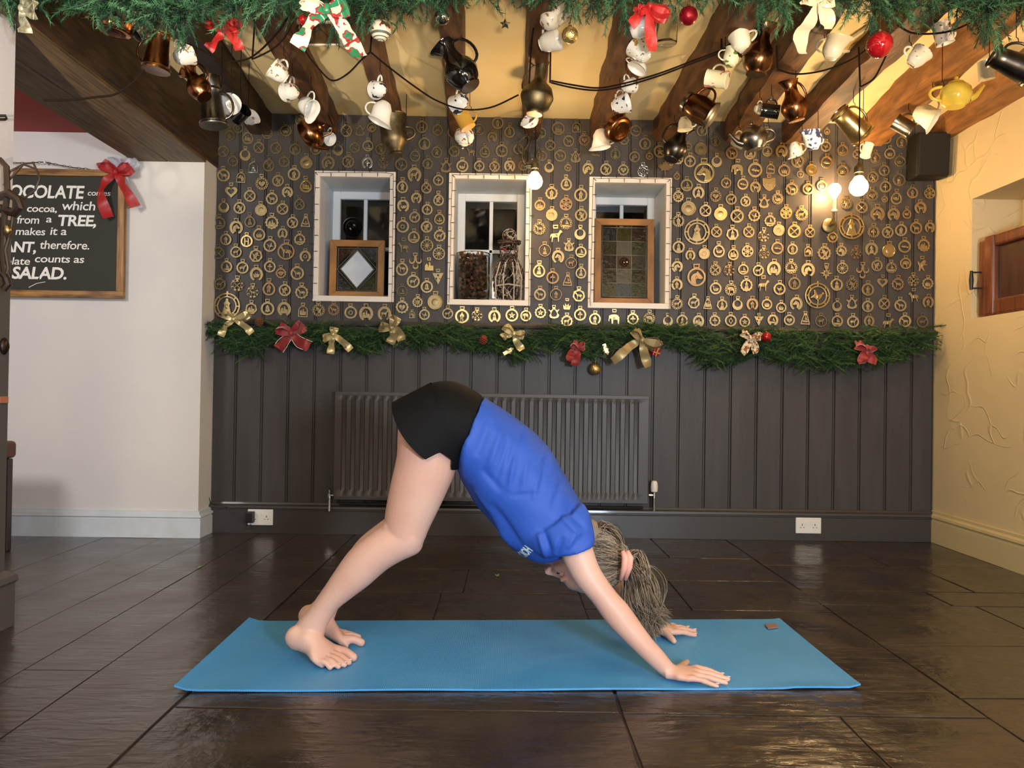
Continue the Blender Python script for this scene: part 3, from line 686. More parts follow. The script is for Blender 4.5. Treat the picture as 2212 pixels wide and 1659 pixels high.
# x, y (zoom px), rim, figure, width; y already in the crop's own frame; crops: A B C D upper, E F G H lower
OFF = dict(A=(440,240),B=(840,240),C=(1240,240),D=(1640,260),E=(440,440),F=(840,440),G=(1240,440),H=(1640,440))
DATA = """A 240,225,R,m,100,d 318,155,R,q,100,d 405,240,T,o,115,d 583,205,R,s,105,d 755,180,S,w,118,d 885,85,R,r,95,d 1310,180,R,x,115,d 1437,180,L,n,105,d 1545,150,S,e,95,d 2003,145,R,H,115,d 2150,165,T,x,110,d
180,370,R,x,110,d 380,400,C,n,108 268,460,R,t,98,d 507,335,R,x,105,d 663,340,R,x,110,d 840,350,R,e,112,d 1030,350,R,c,105,d 1232,355,C,n,108 1387,335,R,x,102,d 1510,320,R,s,104,d 1627,350,R,r,104,d 1890,240,S,x,100,d 2028,300,R,l,116,d 2140,370,T,m,112,d
455,515,A,l,110,s 597,490,T,r,118,d 740,465,G,n,116,d 942,475,F,n,122 1143,475,U,e,128,d 1327,465,S,r,124,d 1503,475,U,t,104,s 1648,480,Q,x,104,d 1940,405,T,f,108,d 182,590,R,h,118 343,610,A,e,104 535,665,H,v,122 683,640,R,r,110 830,580,R,m,116 938,680,T,o,122,b 1815,490,R,b,118,d 2057,485,S,m,106,d 1935,585,U,h,130
253,740,X,n,118 425,780,R,x,110 770,745,U,e,102 627,805,R,h,112 1825,690,T,m,114 2045,700,T,x,104 2155,635,R,t,100 185,880,C,n,108 330,890,R,r,110 527,910,F,n,114 725,900,R,x,108 880,850,T,x,108,d 1953,800,U,h,98 2157,810,T,r,108 1832,870,U,w,112 2053,905,R,t,100
143,1030,R,s,116,d 300,1070,U,e,122 425,1010,T,l,110,d 627,1025,S,o,126 817,1025,R,r,106 937,1015,I,a,100 1938,975,R,h,104 2165,985,T,a,108 203,1180,R,m,108 395,1195,R,H,112,b 510,1135,R,c,116 725,1125,U,l,96 883,1180,S,s,110 608,1235,R,b,120 1828,1060,R,q,118 2047,1065,R,r,108 1930,1160,R,s,112
137,1305,R,x,114,d 297,1295,R,h,108 480,1330,D,r,128 757,1290,b,h,158,c 933,1335,U,q,104 2168,1145,S,h,116 2050,1235,W,n,118 1835,1250,Z,h,122,d 210,1430,R,s,108 357,1440,R,h,112 485,1500,U,c,122 608,1430,R,t,108 710,1490,G,v,104,c 860,1490,R,h,126
1945,1390,Y,n,125 2160,1310,W,n,115 1822,1445,T,h,122 2070,1420,Z,o,105,b 148,1590,S,h,116,d 308,1600,Q,x,126 1925,1565,R,h,122 2153,1530,V,n,112 2050,1615,R,j,114
E 450,815,Q,h,118 600,775,T,m,126,c 745,795,R,r,112 900,815,S,h,126 213,940,B,l,245 437,965,D,o,112 587,965,R,j,126 740,970,U,o,126 912,990,A,o,112 1055,980,H,r,120 1193,975,H,h,112,c 1350,1000,R,q,118 1492,1010,U,o,132 1660,1010,U,h,126
1823,805,r,s,98,d 1823,950,S,v,122 1965,905,G,x,104 2125,905,F,n,144 1915,1020,A,e,66 2028,1020,R,b,100
B 588,195,R,e,104,d 825,170,r,r,108,d 1000,110,R,m,112,d 1110,185,T,m,108,d 950,240,U,e,96,d 1395,200,R,t,102,d 1557,160,R,o,126,d 1725,150,A,e,100,d 1483,315,R,x,104,d 1652,275,R,h,108,d 1797,265,H,v,112,c 600,370,R,h,104,d 880,370,T,s,108,d 1037,365,R,b,118,d 752,370,Z,h,100,d 1190,350,R,x,98,d 1407,410,R,m,96,d 1575,410,R,h,114,d 1715,420,L,m,108,d
525,510,L,n,112 675,505,R,w,114 830,505,R,t,100 970,510,S,r,106 1110,505,U,r,106 1235,500,S,h,104,d 1472,515,C,n,96 1645,520,R,h,66 1830,530,U,e,106,b 1995,535,R,r,110 2155,540,S,v,108 2080,395,H,l,104,d 1895,395,Z,f,108,d 1630,665,T,j,114 1495,755,S,m,120 1763,770,R,m,126 1388,865,R,o,102 1628,855,P,n,120,c 1495,955,F,n,114,V 1768,955,R,r,118,b
1628,1030,H,s,120 1382,1080,H,h,120 1535,1145,Z,h,142,b 1757,1125,C,n,112,b 1432,1280,r,l,114,c 1655,1240,L,m,100 1765,1295,R,s,106,b 1555,1340,U,e,116 1675,1395,r,h,106,c 1380,1460,T,l,124,b 1765,1480,T,l,108 1505,1530,R,t,120,c 1642,1555,I,s,102,c
F 1388,835,R,h,112 1535,835,r,m,110,c 1745,845,D,h,120,b 540,1010,R,h,104 672,1035,R,m,130,b 810,1030,Q,x,108,b 970,1035,U,l,116,b 1130,1025,R,k,120,b 1258,1030,R,E,104,b 1393,1000,S,k,110,b 1518,1005,L,n,104,b 1635,940,Z,c,100,b 1635,1080,S,h,112,b 1757,1020,R,t,114,b 1893,1060,R,m,110,b 2070,1055,Z,E,122,b
C 565,180,R,f,108,d 460,265,S,x,96,d 652,300,R,m,112,d 555,420,R,e,104,d 693,415,R,k,66 635,550,Q,q,112,s 790,370,R,k,120 838,520,M,n,150,c 945,600,R,x,62,c 955,440,S,x,104 1048,325,R,f,70,d 1175,180,R,m,104,d 1298,275,H,m,104,d 1163,350,F,c,122,d 1065,460,R,t,110 1310,460,C,n,106 1195,565,b,e,192,b 1450,385,R,h,116 1615,390,R,s,110 1765,195,R,t,104,d 1775,370,R,s,96 1907,370,U,e,114
1035,680,R,s,116 1142,750,U,l,112 957,785,G,x,110 1300,780,H,v,112 1050,895,F,n,140 1207,915,R,x,112 1345,945,F,n,126,b 1397,660,R,b,100 1500,530,Z,E,130 1443,810,R,h,104 1550,670,R,f,106 1575,830,R,r,98 1663,540,R,f,136 1665,700,U,h,104 1805,530,A,f,96 1792,670,O,r,126 1745,840,L,n,104 1870,805,H,w,106 1930,545,R,c,114 2000,715,S,h,122 2150,715,R,v,106 2053,460,R,r,122 2080,580,R,t,68 2180,540,F,n,110,b
958,1010,H,m,114 1128,1110,B,l,236 1497,965,R,x,126 1655,960,S,b,116 1800,1010,S,s,108 1947,935,P,n,112,b 2090,950,H,h,116,b 1308,1110,R,x,104 1455,1130,D,l,120 1605,1110,R,x,108 1743,1150,Q,w,114 1880,1095,F,n,110 2023,1105,R,x,124,b 2168,1115,R,x,100 960,1250,R,l,114 1068,1325,U,m,94 1195,1310,F,n,108 1330,1280,T,w,118 1463,1310,T,o,108 1593,1290,P,n,110 1745,1310,Q,q,106 1868,1260,R,f,116,c 2007,1270,R,m,100 2153,1290,A,e,96
947,1430,U,e,104 1125,1525,b,e,172,c 1297,1460,H,x,110 1425,1465,Q,m,110,c 1555,1455,R,s,98 1693,1465,R,h,104 1835,1450,U,o,130 1995,1440,H,s,116 2150,1460,U,e,126 945,1595,U,m,106 1300,1630,R,w,110 1440,1640,H,E,116 1583,1600,S,l,120 1740,1600,Z,h,126 1888,1635,R,b,114 2025,1585,R,m,118,d
G 945,920,H,h,110 1100,910,D,h,118 1228,920,I,o,96 1360,930,D,l,106 1502,925,C,n,104 1638,925,U,m,110,c 1772,925,R,c,100 1903,955,R,c,98 2042,920,U,e,118 540,1060,S,t,114,b 690,1055,H,E,114 862,1075,C,n,100 993,1075,R,l,108 1143,1080,U,o,106 1293,1075,S,t,108 1440,1075,R,d,112 1568,1085,R,k,100 1697,1070,V,n,92 1827,1070,U,s,100 1978,1070,R,v,102 2125,1060,I,s,102
D 623,105,S,c,60 1165,155,T,m,110 1310,200,R,m,112 1040,190,R,x,98 1200,305,R,c,104 612,240,R,b,96 767,275,R,a,106 900,310,S,x,92 1067,345,H,m,106 1295,375,R,w,108 620,385,R,f,112,b 767,465,R,c,110 1150,460,R,t,104 1045,520,R,r,106 1287,545,R,m,122 575,600,R,c,96 1160,610,R,t,108 1040,690,H,v,112 1152,725,R,h,60 1260,710,T,w,114 1408,665,R,m,106 1565,670,P,n,106
800,765,H,r,108,b 943,800,R,x,110 1088,860,U,e,130 1235,865,U,e,114 1357,855,T,w,90 1482,805,U,h,112 848,975,B,l,240,b 1050,1025,H,t,114 1180,1030,R,r,108 1303,1010,R,m,112 1440,990,R,h,116 1567,985,U,h,96 675,1075,S,v,106,b 1033,1185,U,l,118 1190,1200,F,n,126,b 1335,1160,R,f,120 1512,1150,S,o,122 755,1200,S,e,104 890,1225,Q,b,110,c 598,1220,S,r,128 1082,1335,R,r,106
1215,1355,H,s,104 1345,1315,R,E,108 1497,1330,Z,r,118 615,1405,K,n,130 765,1360,W,n,104 950,1390,Y,n,125 712,1510,R,l,116 852,1510,H,r,120,d 998,1555,R,m,118 1132,1490,X,n,100 1273,1505,S,h,118,c 1417,1475,Q,x,110 1548,1500,S,c,108
H 537,845,B,b,240,b 715,940,C,n,100 852,915,L,n,106 997,945,R,m,108 1148,920,R,x,112 1297,935,R,h,112 1420,855,Z,h,112 1552,905,U,m,108 567,1080,r,h,108,d 717,1080,R,s,108 862,1085,R,h,112 1010,1080,U,m,100 1183,1095,Z,h,122 1340,1080,R,h,112,b 1500,1085,R,h,114,d"""
SHP = dict(R='round', r='thin-rimmed round', F='solid disc', S='scalloped', H='bead-edged', Q='flower-shaped pierced', P='pierced disc', U='horseshoe-shaped', T='pear-shaped', A='arched', I='bottle-shaped', C='crescent', L='lyre-shaped', B='large ring', b='large open ring', W='spoked wheel', G='toothed', X='heart-shaped', Y='triple crescent', Z='open-work', M='maple leaf', K='star-shaped', V='triangular', O='shield-shaped', D='notched-edge')
MTX = dict(e='horse head', h='horse', c='crown', v='heart', x='cross', k='star', w='swan', j='bell', s='ship', d='diamond', E='long-legged animal', H='letter H', o='building', b='bird', f='fish', l='robed figure', m='standing figure', r='prancing beast', t='plant', a='anchor', q='boss')
ORD = ['', 'topmost', 'second', 'third', 'fourth', 'fifth', 'sixth', 'seventh', 'eighth', 'ninth', 'tenth', 'eleventh', 'twelfth', 'thirteenth']
ORDN = ['', 'first', 'second', 'third', 'fourth', 'fifth', 'sixth', 'seventh', 'eighth', 'ninth', 'tenth', 'eleventh', 'twelfth', 'thirteenth', 'fourteenth', 'fifteenth', 'sixteenth', 'seventeenth']
ents = []; cur = 'A'
for tok in DATA.split():
    if tok in OFF: cur = tok; continue
    q = tok.split(','); ox, oy = OFF[cur]; sx = 520/2212
    ents.append([ox+float(q[0])*sx, oy+float(q[1])*sx, q[2], q[3], float(q[4])*sx, q[5] if len(q) > 5 else ''])
w1, w2, w3 = WIN
def zone(x, y):
    if x < w1[0]-2: return 'left of the first window', 0
    if x < w1[2]+2: return ('above the first window' if y < w1[1] else 'under the first window'), w1[0]
    if x < w2[0]-4: return 'between first and second windows', w1[2]
    if x < w2[2]+3: return ('above the second window' if y < w2[1] else 'under the second window'), w2[0]
    if x < w3[0]-3: return 'between second and third windows', w2[2]
    if x < w3[2]+3: return ('above the third window' if y < w3[1] else 'under the third window'), w3[0]
    return 'right of the third window', w3[2]
zz = {}
for e in ents: zz.setdefault(zone(e[0], e[1])[0], []).append(e)
for z, L in zz.items():
    horiz = z.startswith(('above', 'under'))
    L.sort(key=lambda e: e[1] if horiz else e[0])
    rowsz = []
    if horiz:
        for e in L:
            for r in rowsz:
                if abs(np.mean([q[1] for q in r])-e[1]) < 15: r.append(e); break
            else: rowsz.append([e])
        for ri, r in enumerate(rowsz):
            r.sort(key=lambda e: e[0])
            for k, e in enumerate(r): e.append('%s along row %s %s' % (ORDN[k+1], ['one','two','three','four','five','six'][ri], z))
    else:
        x0 = min(e[0] for e in L); 
        cols = {}
        for e in L: cols.setdefault(int((e[0]-x0)/37), []).append(e)
        for ci, k in enumerate(sorted(cols)):
            c = sorted(cols[k], key=lambda e: e[1])
            for j, e in enumerate(c): e.append('%s down column %s %s' % (ORDN[j+1] if j+1 < len(ORDN) else str(j+1), ['one','two','three','four','five','six','seven','eight','nine','ten','eleven','twelve','thirteen','fourteen','fifteen','sixteen'][ci], z))
BM = {'': brass, 'd': brass_dark, 'b': brass_bright, 'c': brass_copper, 's': silver, 'V': brass}
BW = {'': '', 'd': 'dull', 'b': 'bright', 'c': 'coppery', 's': 'silvery', 'V': ''}
for (px, py, t, mo, w, c, where) in ents:
    m = BM[c]; p = P(px, py, D-.008); s = w/2*D/F*1.0
    if s > .05: s *= 1.0
    o = link('horse_brass', rim_mesh(t, m)); o.location = p; o.scale = (s, s*(.7 if s < .05 else .5), s)
    o.rotation_euler = (random.uniform(-.05, .05), random.uniform(-.05, .05), random.uniform(-.05, .05))
    d = SHP[t]
    if c == 'V': d = 'solid disc lettered VR 1870'
    elif mo != 'n' and mo in MTX and t not in 'CLWKMXY': d += (' with ' if t != 'Z' else ' ')+MTX[mo]
    lab = ('%s horse brass, %s' % ((BW[c]+' '+d).strip(), where))
    if t == 'Z': lab = ('%s brass, %s' % ((BW[c]+' '+d).strip(), where))
    if len(lab.split()) > 16: lab = '%s horse brass, %s' % (SHP[t], where)
    if len(lab.split()) > 16: lab = '%s brass, %s' % (SHP[t], where)
    tag(o, lab, 'horse brass', 'horse brasses on the panelled wall')
    if mo != 'n':
        k = .95 if t == 'Z' else (.52 if t == 'Q' else (.8 if t == 'b' else .66))
        if t == 'F': k = .6
        f = link('figure', mot_mesh(mo, m), o); f.scale = (k, .9, k); f.location = (0, -.03 if t != 'F' else -.12, -.04)
        if random.random() < .35 and mo in 'hebwrE': f.scale.x = -k
    if c == 'V':
        M = Matrix.Translation((-.62, -.17, .12)); tb = text_mb('V R', .62, M, .02); tb.v += []; n0 = len(tb.v)
        t2 = text_mb('1870', .55, Matrix.Translation((-.66, -.17, -.5)), .02); tb.add(t2.v, t2.f); tb.obj('lettering', brass_dark, o, smooth=False)
print('brasses', len(ents), 'labels', len({e[-1] for e in ents}))
# ------------------------------------------------------------------ yoga mat
mc = [PF(376,1496), PF(1859,1490), PF(1684,1341), PF(538,1345)]
nu, nv = 60, 22; vs = []
for j in range(nv+1):
    for i in range(nu+1):
        u, v = i/nu, j/nv; p = mc[0].lerp(mc[1], u).lerp(mc[3].lerp(mc[2], u), v)
        z = .006+.009*max(0, (u-.975)/.025)**2*(.4+.6*(1-v)**2)+.012*max(0, (.03-u)/.03)**2+.006*max(0, (.05-v)/.05)*(.5+.5*math.sin(u*21+1))*(.35 if u < .9 else .8)
        vs.append((p.x, p.y, z))
n = len(vs); mb = MB(); mb.add(vs+[(x, y, z-.0055) for x, y, z in vs], [])
for j in range(nv):
    for i in range(nu):
        a = j*(nu+1)+i; q = (a, a+1, a+nu+2, a+nu+1); mb.f.append(q); mb.f.append(tuple(k+n for k in reversed(q))); mb.m += [0, 0]
rim = [i for i in range(nu+1)]+[j*(nu+1)+nu for j in range(1, nv+1)]+[nv*(nu+1)+i for i in range(nu-1, -1, -1)]+[j*(nu+1) for j in range(nv-1, 0, -1)]
for a, b in zip(rim, rim[1:]+rim[:1]): mb.f.append((b, a, a+n, b+n)); mb.m.append(0)
matm = mat('blue_mat_foam', '4a9cd8', .38, col2='4090ce', scale=3, spec=.8)
nt = matm.node_tree; wv = nt.nodes.new('ShaderNodeTexWave'); wv.inputs['Scale'].default_value = 60; wv.bands_direction = 'X'
wv2 = nt.nodes.new('ShaderNodeTexWave'); wv2.inputs['Scale'].default_value = 60; wv2.bands_direction = 'Y'
tcc = nt.nodes.new('ShaderNodeTexCoord'); nt.links.new(tcc.outputs['Object'], wv.inputs[0]); nt.links.new(tcc.outputs['Object'], wv2.inputs[0])
mx = nt.nodes.new('ShaderNodeMath'); mx.operation = 'MULTIPLY'; nt.links.new(wv.outputs[1], mx.inputs[0]); nt.links.new(wv2.outputs[1], mx.inputs[1])
bp = nt.nodes.new('ShaderNodeBump'); bp.inputs['Strength'].default_value = .5; bp.inputs['Distance'].default_value = .0015
nt.links.new(mx.outputs[0], bp.inputs['Height']); nt.links.new(bp.outputs[0], nt.nodes['Principled BSDF'].inputs['Normal'])
yoga = mb.obj('yoga_mat', matm, auto=60); tag(yoga, 'blue textured yoga mat rolled out across the dark floor', 'mat')
tp = [PF(1652,1348,.0125), PF(1676,1346,.0125), PF(1682,1354,.0125), PF(1659,1357,.0125)]
MB().add([tuple(p) for p in tp]+[(p.x, p.y, .009) for p in tp], [(0,1,2,3),(0,4,5,1),(1,5,6,2),(2,6,7,3),(3,7,4,0)]).obj('label_patch', mat('mat_label_brown', '8a6a66', .6), yoga, smooth=False)
# ------------------------------------------------------------------ person
def vloft(b, rings, n=28, sup=2.0, endcap=True):
    """rings: (x1,y1,x2,y2,depth,half_y) pixels at depth -> elliptical rings between the two outline points"""
    out = []
    for (x1, y1, x2, y2, d, hy) in rings:
        p, q = P(x1, y1, d), P(x2, y2, d); out.append(((p+q)/2, (p-q)/2, Vector((0, hy, 0))))
    return wloft(b, out, n, sup, endcap)
def wloft(b, rings, n=28, sup=2.0, endcap=True):
    # smooth interpolation between rings (Catmull-Rom), then rings of vertices
    R = []
    m = len(rings)
    for i in range(m-1):
        a, c = rings[i], rings[i+1]; pa = rings[max(i-1, 0)]; pc = rings[min(i+2, m-1)]
        for k in range(4):
            t = k/4; f = lambda w0, w1, w2, w3: 0.5*((2*w1)+(w2-w0)*t+(2*w0-5*w1+4*w2-w3)*t*t+(3*w1-w0-3*w2+w3)*t**3)
            R.append(tuple(f(pa[j], a[j], c[j], pc[j]) for j in range(3)))
    R.append(rings[-1])
    vs = []; fs = []
    for c, u, w in R:
        for k in range(n):
            a = 2*PI*k/n; ca, sa = math.cos(a), math.sin(a); e = 2/sup
            vs.append(c+u*(abs(ca)**e*(1 if ca > 0 else -1))+w*(abs(sa)**e*(1 if sa > 0 else -1)))
    N = len(R)
    for i in range(N-1):
        for k in range(n):
            k2 = (k+1) % n; fs.append((i*n+k, i*n+k2, (i+1)*n+k2, (i+1)*n+k))
    if endcap: fs.append(tuple(range(n-1, -1, -1))); fs.append(tuple((N-1)*n+k for k in range(n)))
    b.add(vs, fs); return b
def limb(b, pts, n=16):
    """pts: (Vector, r, squashdir or None) round chain"""
    rings = []
    for i, (p, r) in enumerate(pts):
        t = (pts[min(i+1, len(pts)-1)][0]-pts[max(i-1, 0)][0]).normalized()
        u = t.cross(Vector((0, 1, 0))); u = u.normalized() if u.length > .1 else Vector((1, 0, 0)); w = t.cross(u)
        rings.append((p, u*r, w*r))
    wloft(b, rings, n); b.sphere(pts[-1][0], pts[-1][1]*.98, 12, 8); b.sphere(pts[0][0], pts[0][1]*.98, 12, 8)
body = MB()
# pelvis and torso (depth centre 2.34)
vloft(body, [(900,855,905,930,2.34,.10),(925,845,930,990,2.34,.165),(960,838,955,1005,2.34,.172),(1000,852,985,1010,2.34,.16),(1040,875,1005,1015,2.34,.145),
             (1085,905,1040,1045,2.34,.135),(1135,945,1065,1095,2.34,.14),(1185,1000,1090,1140,2.34,.145),(1225,1055,1120,1180,2.34,.15),(1258,1100,1160,1195,2.34,.15),(1272,1135,1195,1200,2.34,.11)])
# legs: near (right) and far (left)
NL = [(868,885,992,930,78),(860,930,990,965,75),(857,985,985,1015,70),(846,1035,966,1062,64),(836,1085,943,1110,56),(831,1118,926,1145,50),(830,1140,915,1172,46)]
for dx, dy, dd in ((0, 0, 2.262), (-4, -14, 2.425)):
    s = 1 if dd < 2.3 else 2.262/2.425
    f = lambda x, y: (1094+(x-1094)*s+dx*s, 845+(y-845)*s+dy*.0)
    vloft(body, [(*f(a, b2), *f(c, d2), dd, h/F*2.262*.93) for a, b2, c, d2, h in NL])
    vloft(body, [(*f(880,1118),*f(912,1178),dd,.055),(*f(838,1128),*f(900,1196),dd,.058),(*f(800,1152),*f(868,1211),dd,.058),(*f(757,1187),*f(835,1231),dd,.057),(*f(728,1226),*f(797,1264),dd,.053),
                 (*f(698,1271),*f(758,1293),dd,.045),(*f(668,1313),*f(728,1318),dd,.038),(*f(642,1344),*f(708,1350),dd,.036),(*f(630,1372),*f(700,1372),dd,.034)])
    k1 = P(*f(888, 1172), dd); body.sphere(k1, (.036, .042, .038))
    k2 = P(*f(846,1140), dd); body.sphere(k2, (.03,.045,.03))
def foot(heel, ball_in, ball_out, toes, ank_top, h_off=0):
    """heel centre, inner/outer ball points on the mat, toe tips (big->little)"""
    mid = (ball_in+ball_out)/2; wdir = (ball_out-ball_in); W = wdir.length/2; wd = wdir.normalized()
    up = Vector((0, 0, 1)); ax = (mid-heel).normalized(); nrm = wd.cross(ax); nrm = nrm if nrm.z > 0 else -nrm
    R = lambda c, h, w: (c, nrm*h, wd*w)
    wloft(body, [R(heel-ax*.022, .016, .016), R(heel-ax*.010, .031, .026), R(heel+ax*.015, .038, .031), R(heel.lerp(mid, .32)+nrm*.010, .040, .033), R(heel.lerp(mid, .55)+nrm*.010, .033, .037),
                 R(heel.lerp(mid, .8)+nrm*.006, .024, W*1.02), R(mid+nrm*.004, .019, W*1.12), R(mid+ax*.02+Vector((0, 0, .0)), .012, W*1.02)], 24)
    rt = [.0135, .0098, .0092, .0088, .0085]
    for i, t in enumerate(toes):
        base = ball_in.lerp(ball_out, [.1, .36, .58, .78, .95][i])+Vector((0, 0, .006)); mm = base.lerp(t, .55)+Vector((0, 0, .007))
        limb(body, [(base, rt[i]*1.15), (mm, rt[i]*.95), (t, rt[i]*.98)], 12)
nf_toes = [PF(763,1420,.019), PF(754,1431,.0155), PF(744,1436,.015), PF(731,1440,.015), PF(713,1442,.0145)]
foot(P(637,1373,2.25), PF(728,1405,.026), PF(684,1434,.022), nf_toes, None)
ff_toes = [PF(780,1388,.020), PF(775,1376,.0155), PF(768,1373,.015), PF(758,1371,.015), PF(746,1370,.0145)]
foot(P(664,1327,2.41), PF(742,1390,.026), PF(718,1366,.022), ff_toes, None)
# arms
NA = [(1200,1140,1266,1142,2.205,.044),(1208,1190,1279,1178,2.19,.046),(1240,1255,1296,1227,2.175,.042),(1277,1298,1329,1276,2.165,.038),(1298,1328,1356,1306,2.16,.038),(1318,1354,1377,1336,2.155,.037),(1361,1397,1409,1380,2.145,.031),(1397,1431,1432,1406,2.14,.025),(1430,1459,1452,1431,2.14,.024),(1446,1466,1463,1441,2.14,.028)]
vloft(body, NA)
sh2 = P(1228, 1160, 2.47); el2 = P(1322, 1262, 2.50); wr2 = P(1408, 1352, 2.515)
limb(body, [(sh2, .052), (sh2.lerp(el2, .35), .045), (sh2.lerp(el2, .8), .038), (el2, .037), (el2.lerp(wr2, .3), .036), (el2.lerp(wr2, .75), .026), (wr2, .023)], 20)
body.sphere(P(1236,1150,2.225), (.040,.038,.040)); 
def hand(wr, k_in, k_out, tips, thumb, dn=Vector((0, 0, 1))):
    """k_in index knuckle, k_out little knuckle; tips index..little"""
    kc = (k_in+k_out)/2; W = (k_in-k_out).length/2; wd = (k_in-k_out).normalized(); ax = (kc-wr).normalized()
    nr = wd.cross(ax); nr = nr if nr.z > 0 else -nr
    wloft(body, [(wr-ax*.015, nr*.019, wd*.026), (wr+ax*.006, nr*.0185, wd*.029), (wr.lerp(kc, .4), nr*.0165, wd*(W*.98)), (wr.lerp(kc, .8), nr*.0135, wd*(W*1.10)), (kc+ax*.008, nr*.0105, wd*(W*1.05))], 22, 2.3)
    rr = [.0088, .0090, .0086, .0078]
    for i, t in enumerate(tips):
        b0 = k_in.lerp(k_out, [.04, .36, .67, .97][i]); k = (t-b0)
        m1 = b0+k*.45+Vector((0, 0, .004)); m2 = b0+k*.74+Vector((0, 0, .001))
        limb(body, [(b0-ax*.012, rr[i]*1.12), (b0+Vector((0,0,.002)), rr[i]*1.2), (m1-k*.1, rr[i]*.98), (m1, rr[i]*1.06), (m2, rr[i]*.95), (t, rr[i]*.84)], 12)
    tb = wr.lerp(k_in, .28)+wd*.006; tm = tb.lerp(thumb, .5)+Vector((0, 0, .002))
    limb(body, [(tb, .0165), (tb.lerp(tm, .6), .0135), (tm, .0115), (tm.lerp(thumb, .55), .0108), (thumb, .0092)], 12)
hand(P(1452,1452,2.135), PF(1506,1444,.026), PF(1494,1468,.024), [PF(1560,1459,.0145), PF(1573,1467,.0145), PF(1569,1475,.0145), PF(1549,1482,.014)], PF(1484,1430,.016))
hand(P(1416,1356,2.52), PF(1462,1367,.026), PF(1446,1352,.024), [PF(1502,1372,.0145), PF(1501,1363,.0145), PF(1486,1357,.0145), PF(1462,1352,.014)], PF(1456,1385,.016))
# neck and head
HC = P(1252, 1203, 2.34)
hu = Vector((.62, 0, -.78)).normalized(); hf = Vector((-.78, 0, -.62)).normalized(); hsd = Vector((0, 1, 0))
HM = Matrix((hf, hsd, hu)).transposed()      # columns: forward, side, up
hp = lambda f_, s_, u_: HC+hf*f_+hsd*s_+hu*u_
limb(body, [(P(1225,1120,2.34), .062), (hp(-.03,0,-.10), .056), (hp(-.025,0,-.03), .056)], 20)
body.sphere(hp(-.012,0,.032), (.094,.074,.092), 24, 16, HM)
body.sphere(hp(.022,0,-.035), (.062,.058,.075), 20, 12, HM)
body.sphere(hp(.060,0,-.088), (.022,.024,.019), 12, 8, HM)       # chin
body.sphere(hp(.060,0,.040), (.026,.052,.034), 14, 9, HM)        # forehead
for s_ in (-1, 1):
    body.sphere(hp(.052, s_*.034, -.022), (.030,.020,.026), 12, 8, HM)   # cheek
    body.sphere(hp(.080, s_*.024, .016), (.010,.022,.008), 10, 7, HM)    # brow
    body.sphere(hp(-.012, s_*.073, -.008), (.016,.008,.030), 12, 8, HM @ Matrix.Rotation(.25, 3, 'Y'))  # ear
limb(body, [(hp(.082,0,.012), .0075), (hp(.092,0,-.008), .0085), (hp(.103,0,-.024), .0112)], 12)
for s_ in (-1, 1): body.sphere(hp(.094, s_*.0105, -.029), (.010,.0078,.008), 10, 7, HM)
body.sphere(hp(.084,0,-.050), (.012,.022,.0062), 14, 8, HM); body.sphere(hp(.082,0,-.060), (.012,.020,.0068), 14, 8, HM)
skin = mat('skin', 'd6b2a2', .48, col2='d0a291', scale=5, bump=.08, bscale=120, sss=.08)
bme = body.mesh('body', skin, auto=0)
bme = from_mod(bme, [('REMESH', dict(mode='VOXEL', voxel_size=.0042, use_smooth_shade=True)), ('SMOOTH', dict(factor=.5, iterations=4))], 'body')
bme.materials.clear(); bme.materials.append(skin); bme.polygons.foreach_set('use_smooth', [True]*len(bme.polygons))
pc = Vector((0, 2.34, 0))
person = empty('person', pc)
tag(person, 'person in blue T-shirt and black shorts bent in a downward-facing yoga pose on the mat', 'person')
def pobj(name, me, parent=person):
    me.transform(Matrix.Translation(-pc)); return link(name, me, parent)
print('body verts', len(bme.vertices))
pobj('body', bme)
# toe and finger nails
nails = []
for t in nf_toes: nails.append((t+Vector((.003, 0, .0088)), (.006, .0055, .0016)))
for t in [PF(1560,1459,.0145), PF(1573,1467,.0145), PF(1569,1475,.0145), PF(1549,1482,.014)]: nails.append((t+Vector((.001, 0, .0070)), (.0062, .0046, .0014)))
for t in [PF(1502,1372,.0145), PF(1501,1363,.0145), PF(1486,1357,.0145)]: nails.append((t+Vector((.001, 0, .0070)), (.0062, .0046, .0014)))
nail_m = mat('nail', 'e8c4b2', .25)
for c_, r_ in nails: pobj('nail', MB().sphere(c_, r_, 8, 6).mesh('nail', nail_m, auto=0))
# eyes (closed lids with lashes), lips
for s_ in (-1, 1):
    b = MB(); b.sphere(hp(.070, s_*.029, -.002), (.012,.014,.010), 12, 8, HM); o = pobj('eyelid', b.mesh('eyelid', skin, auto=0))
    b = MB(); b.tube([hp(.0805, s_*.017, -.006), hp(.083, s_*.025, -.0095), hp(.0815, s_*.034, -.009), hp(.075, s_*.041, -.006)], .0012, 5); pobj('eyelashes', b.mesh('eyelashes', mat('lash', '2a1a14', .6), auto=0))
    b = MB(); b.tube([hp(.089, s_*.012, .016), hp(.090, s_*.024, .021), hp(.083, s_*.038, .018)], [.002, .0028, .0014], 5); pobj('eyebrow', b.mesh('eyebrow', mat('brow', '5a4030', .7), auto=0))
b = MB(); b.sphere(hp(.0905,0,-.0505), (.006,.019,.0045), 12, 8, HM); b.sphere(hp(.0885,0,-.059), (.007,.017,.005), 12, 8, HM); pobj('lips', b.mesh('lips', mat('lip', 'b5625a', .4), auto=0))
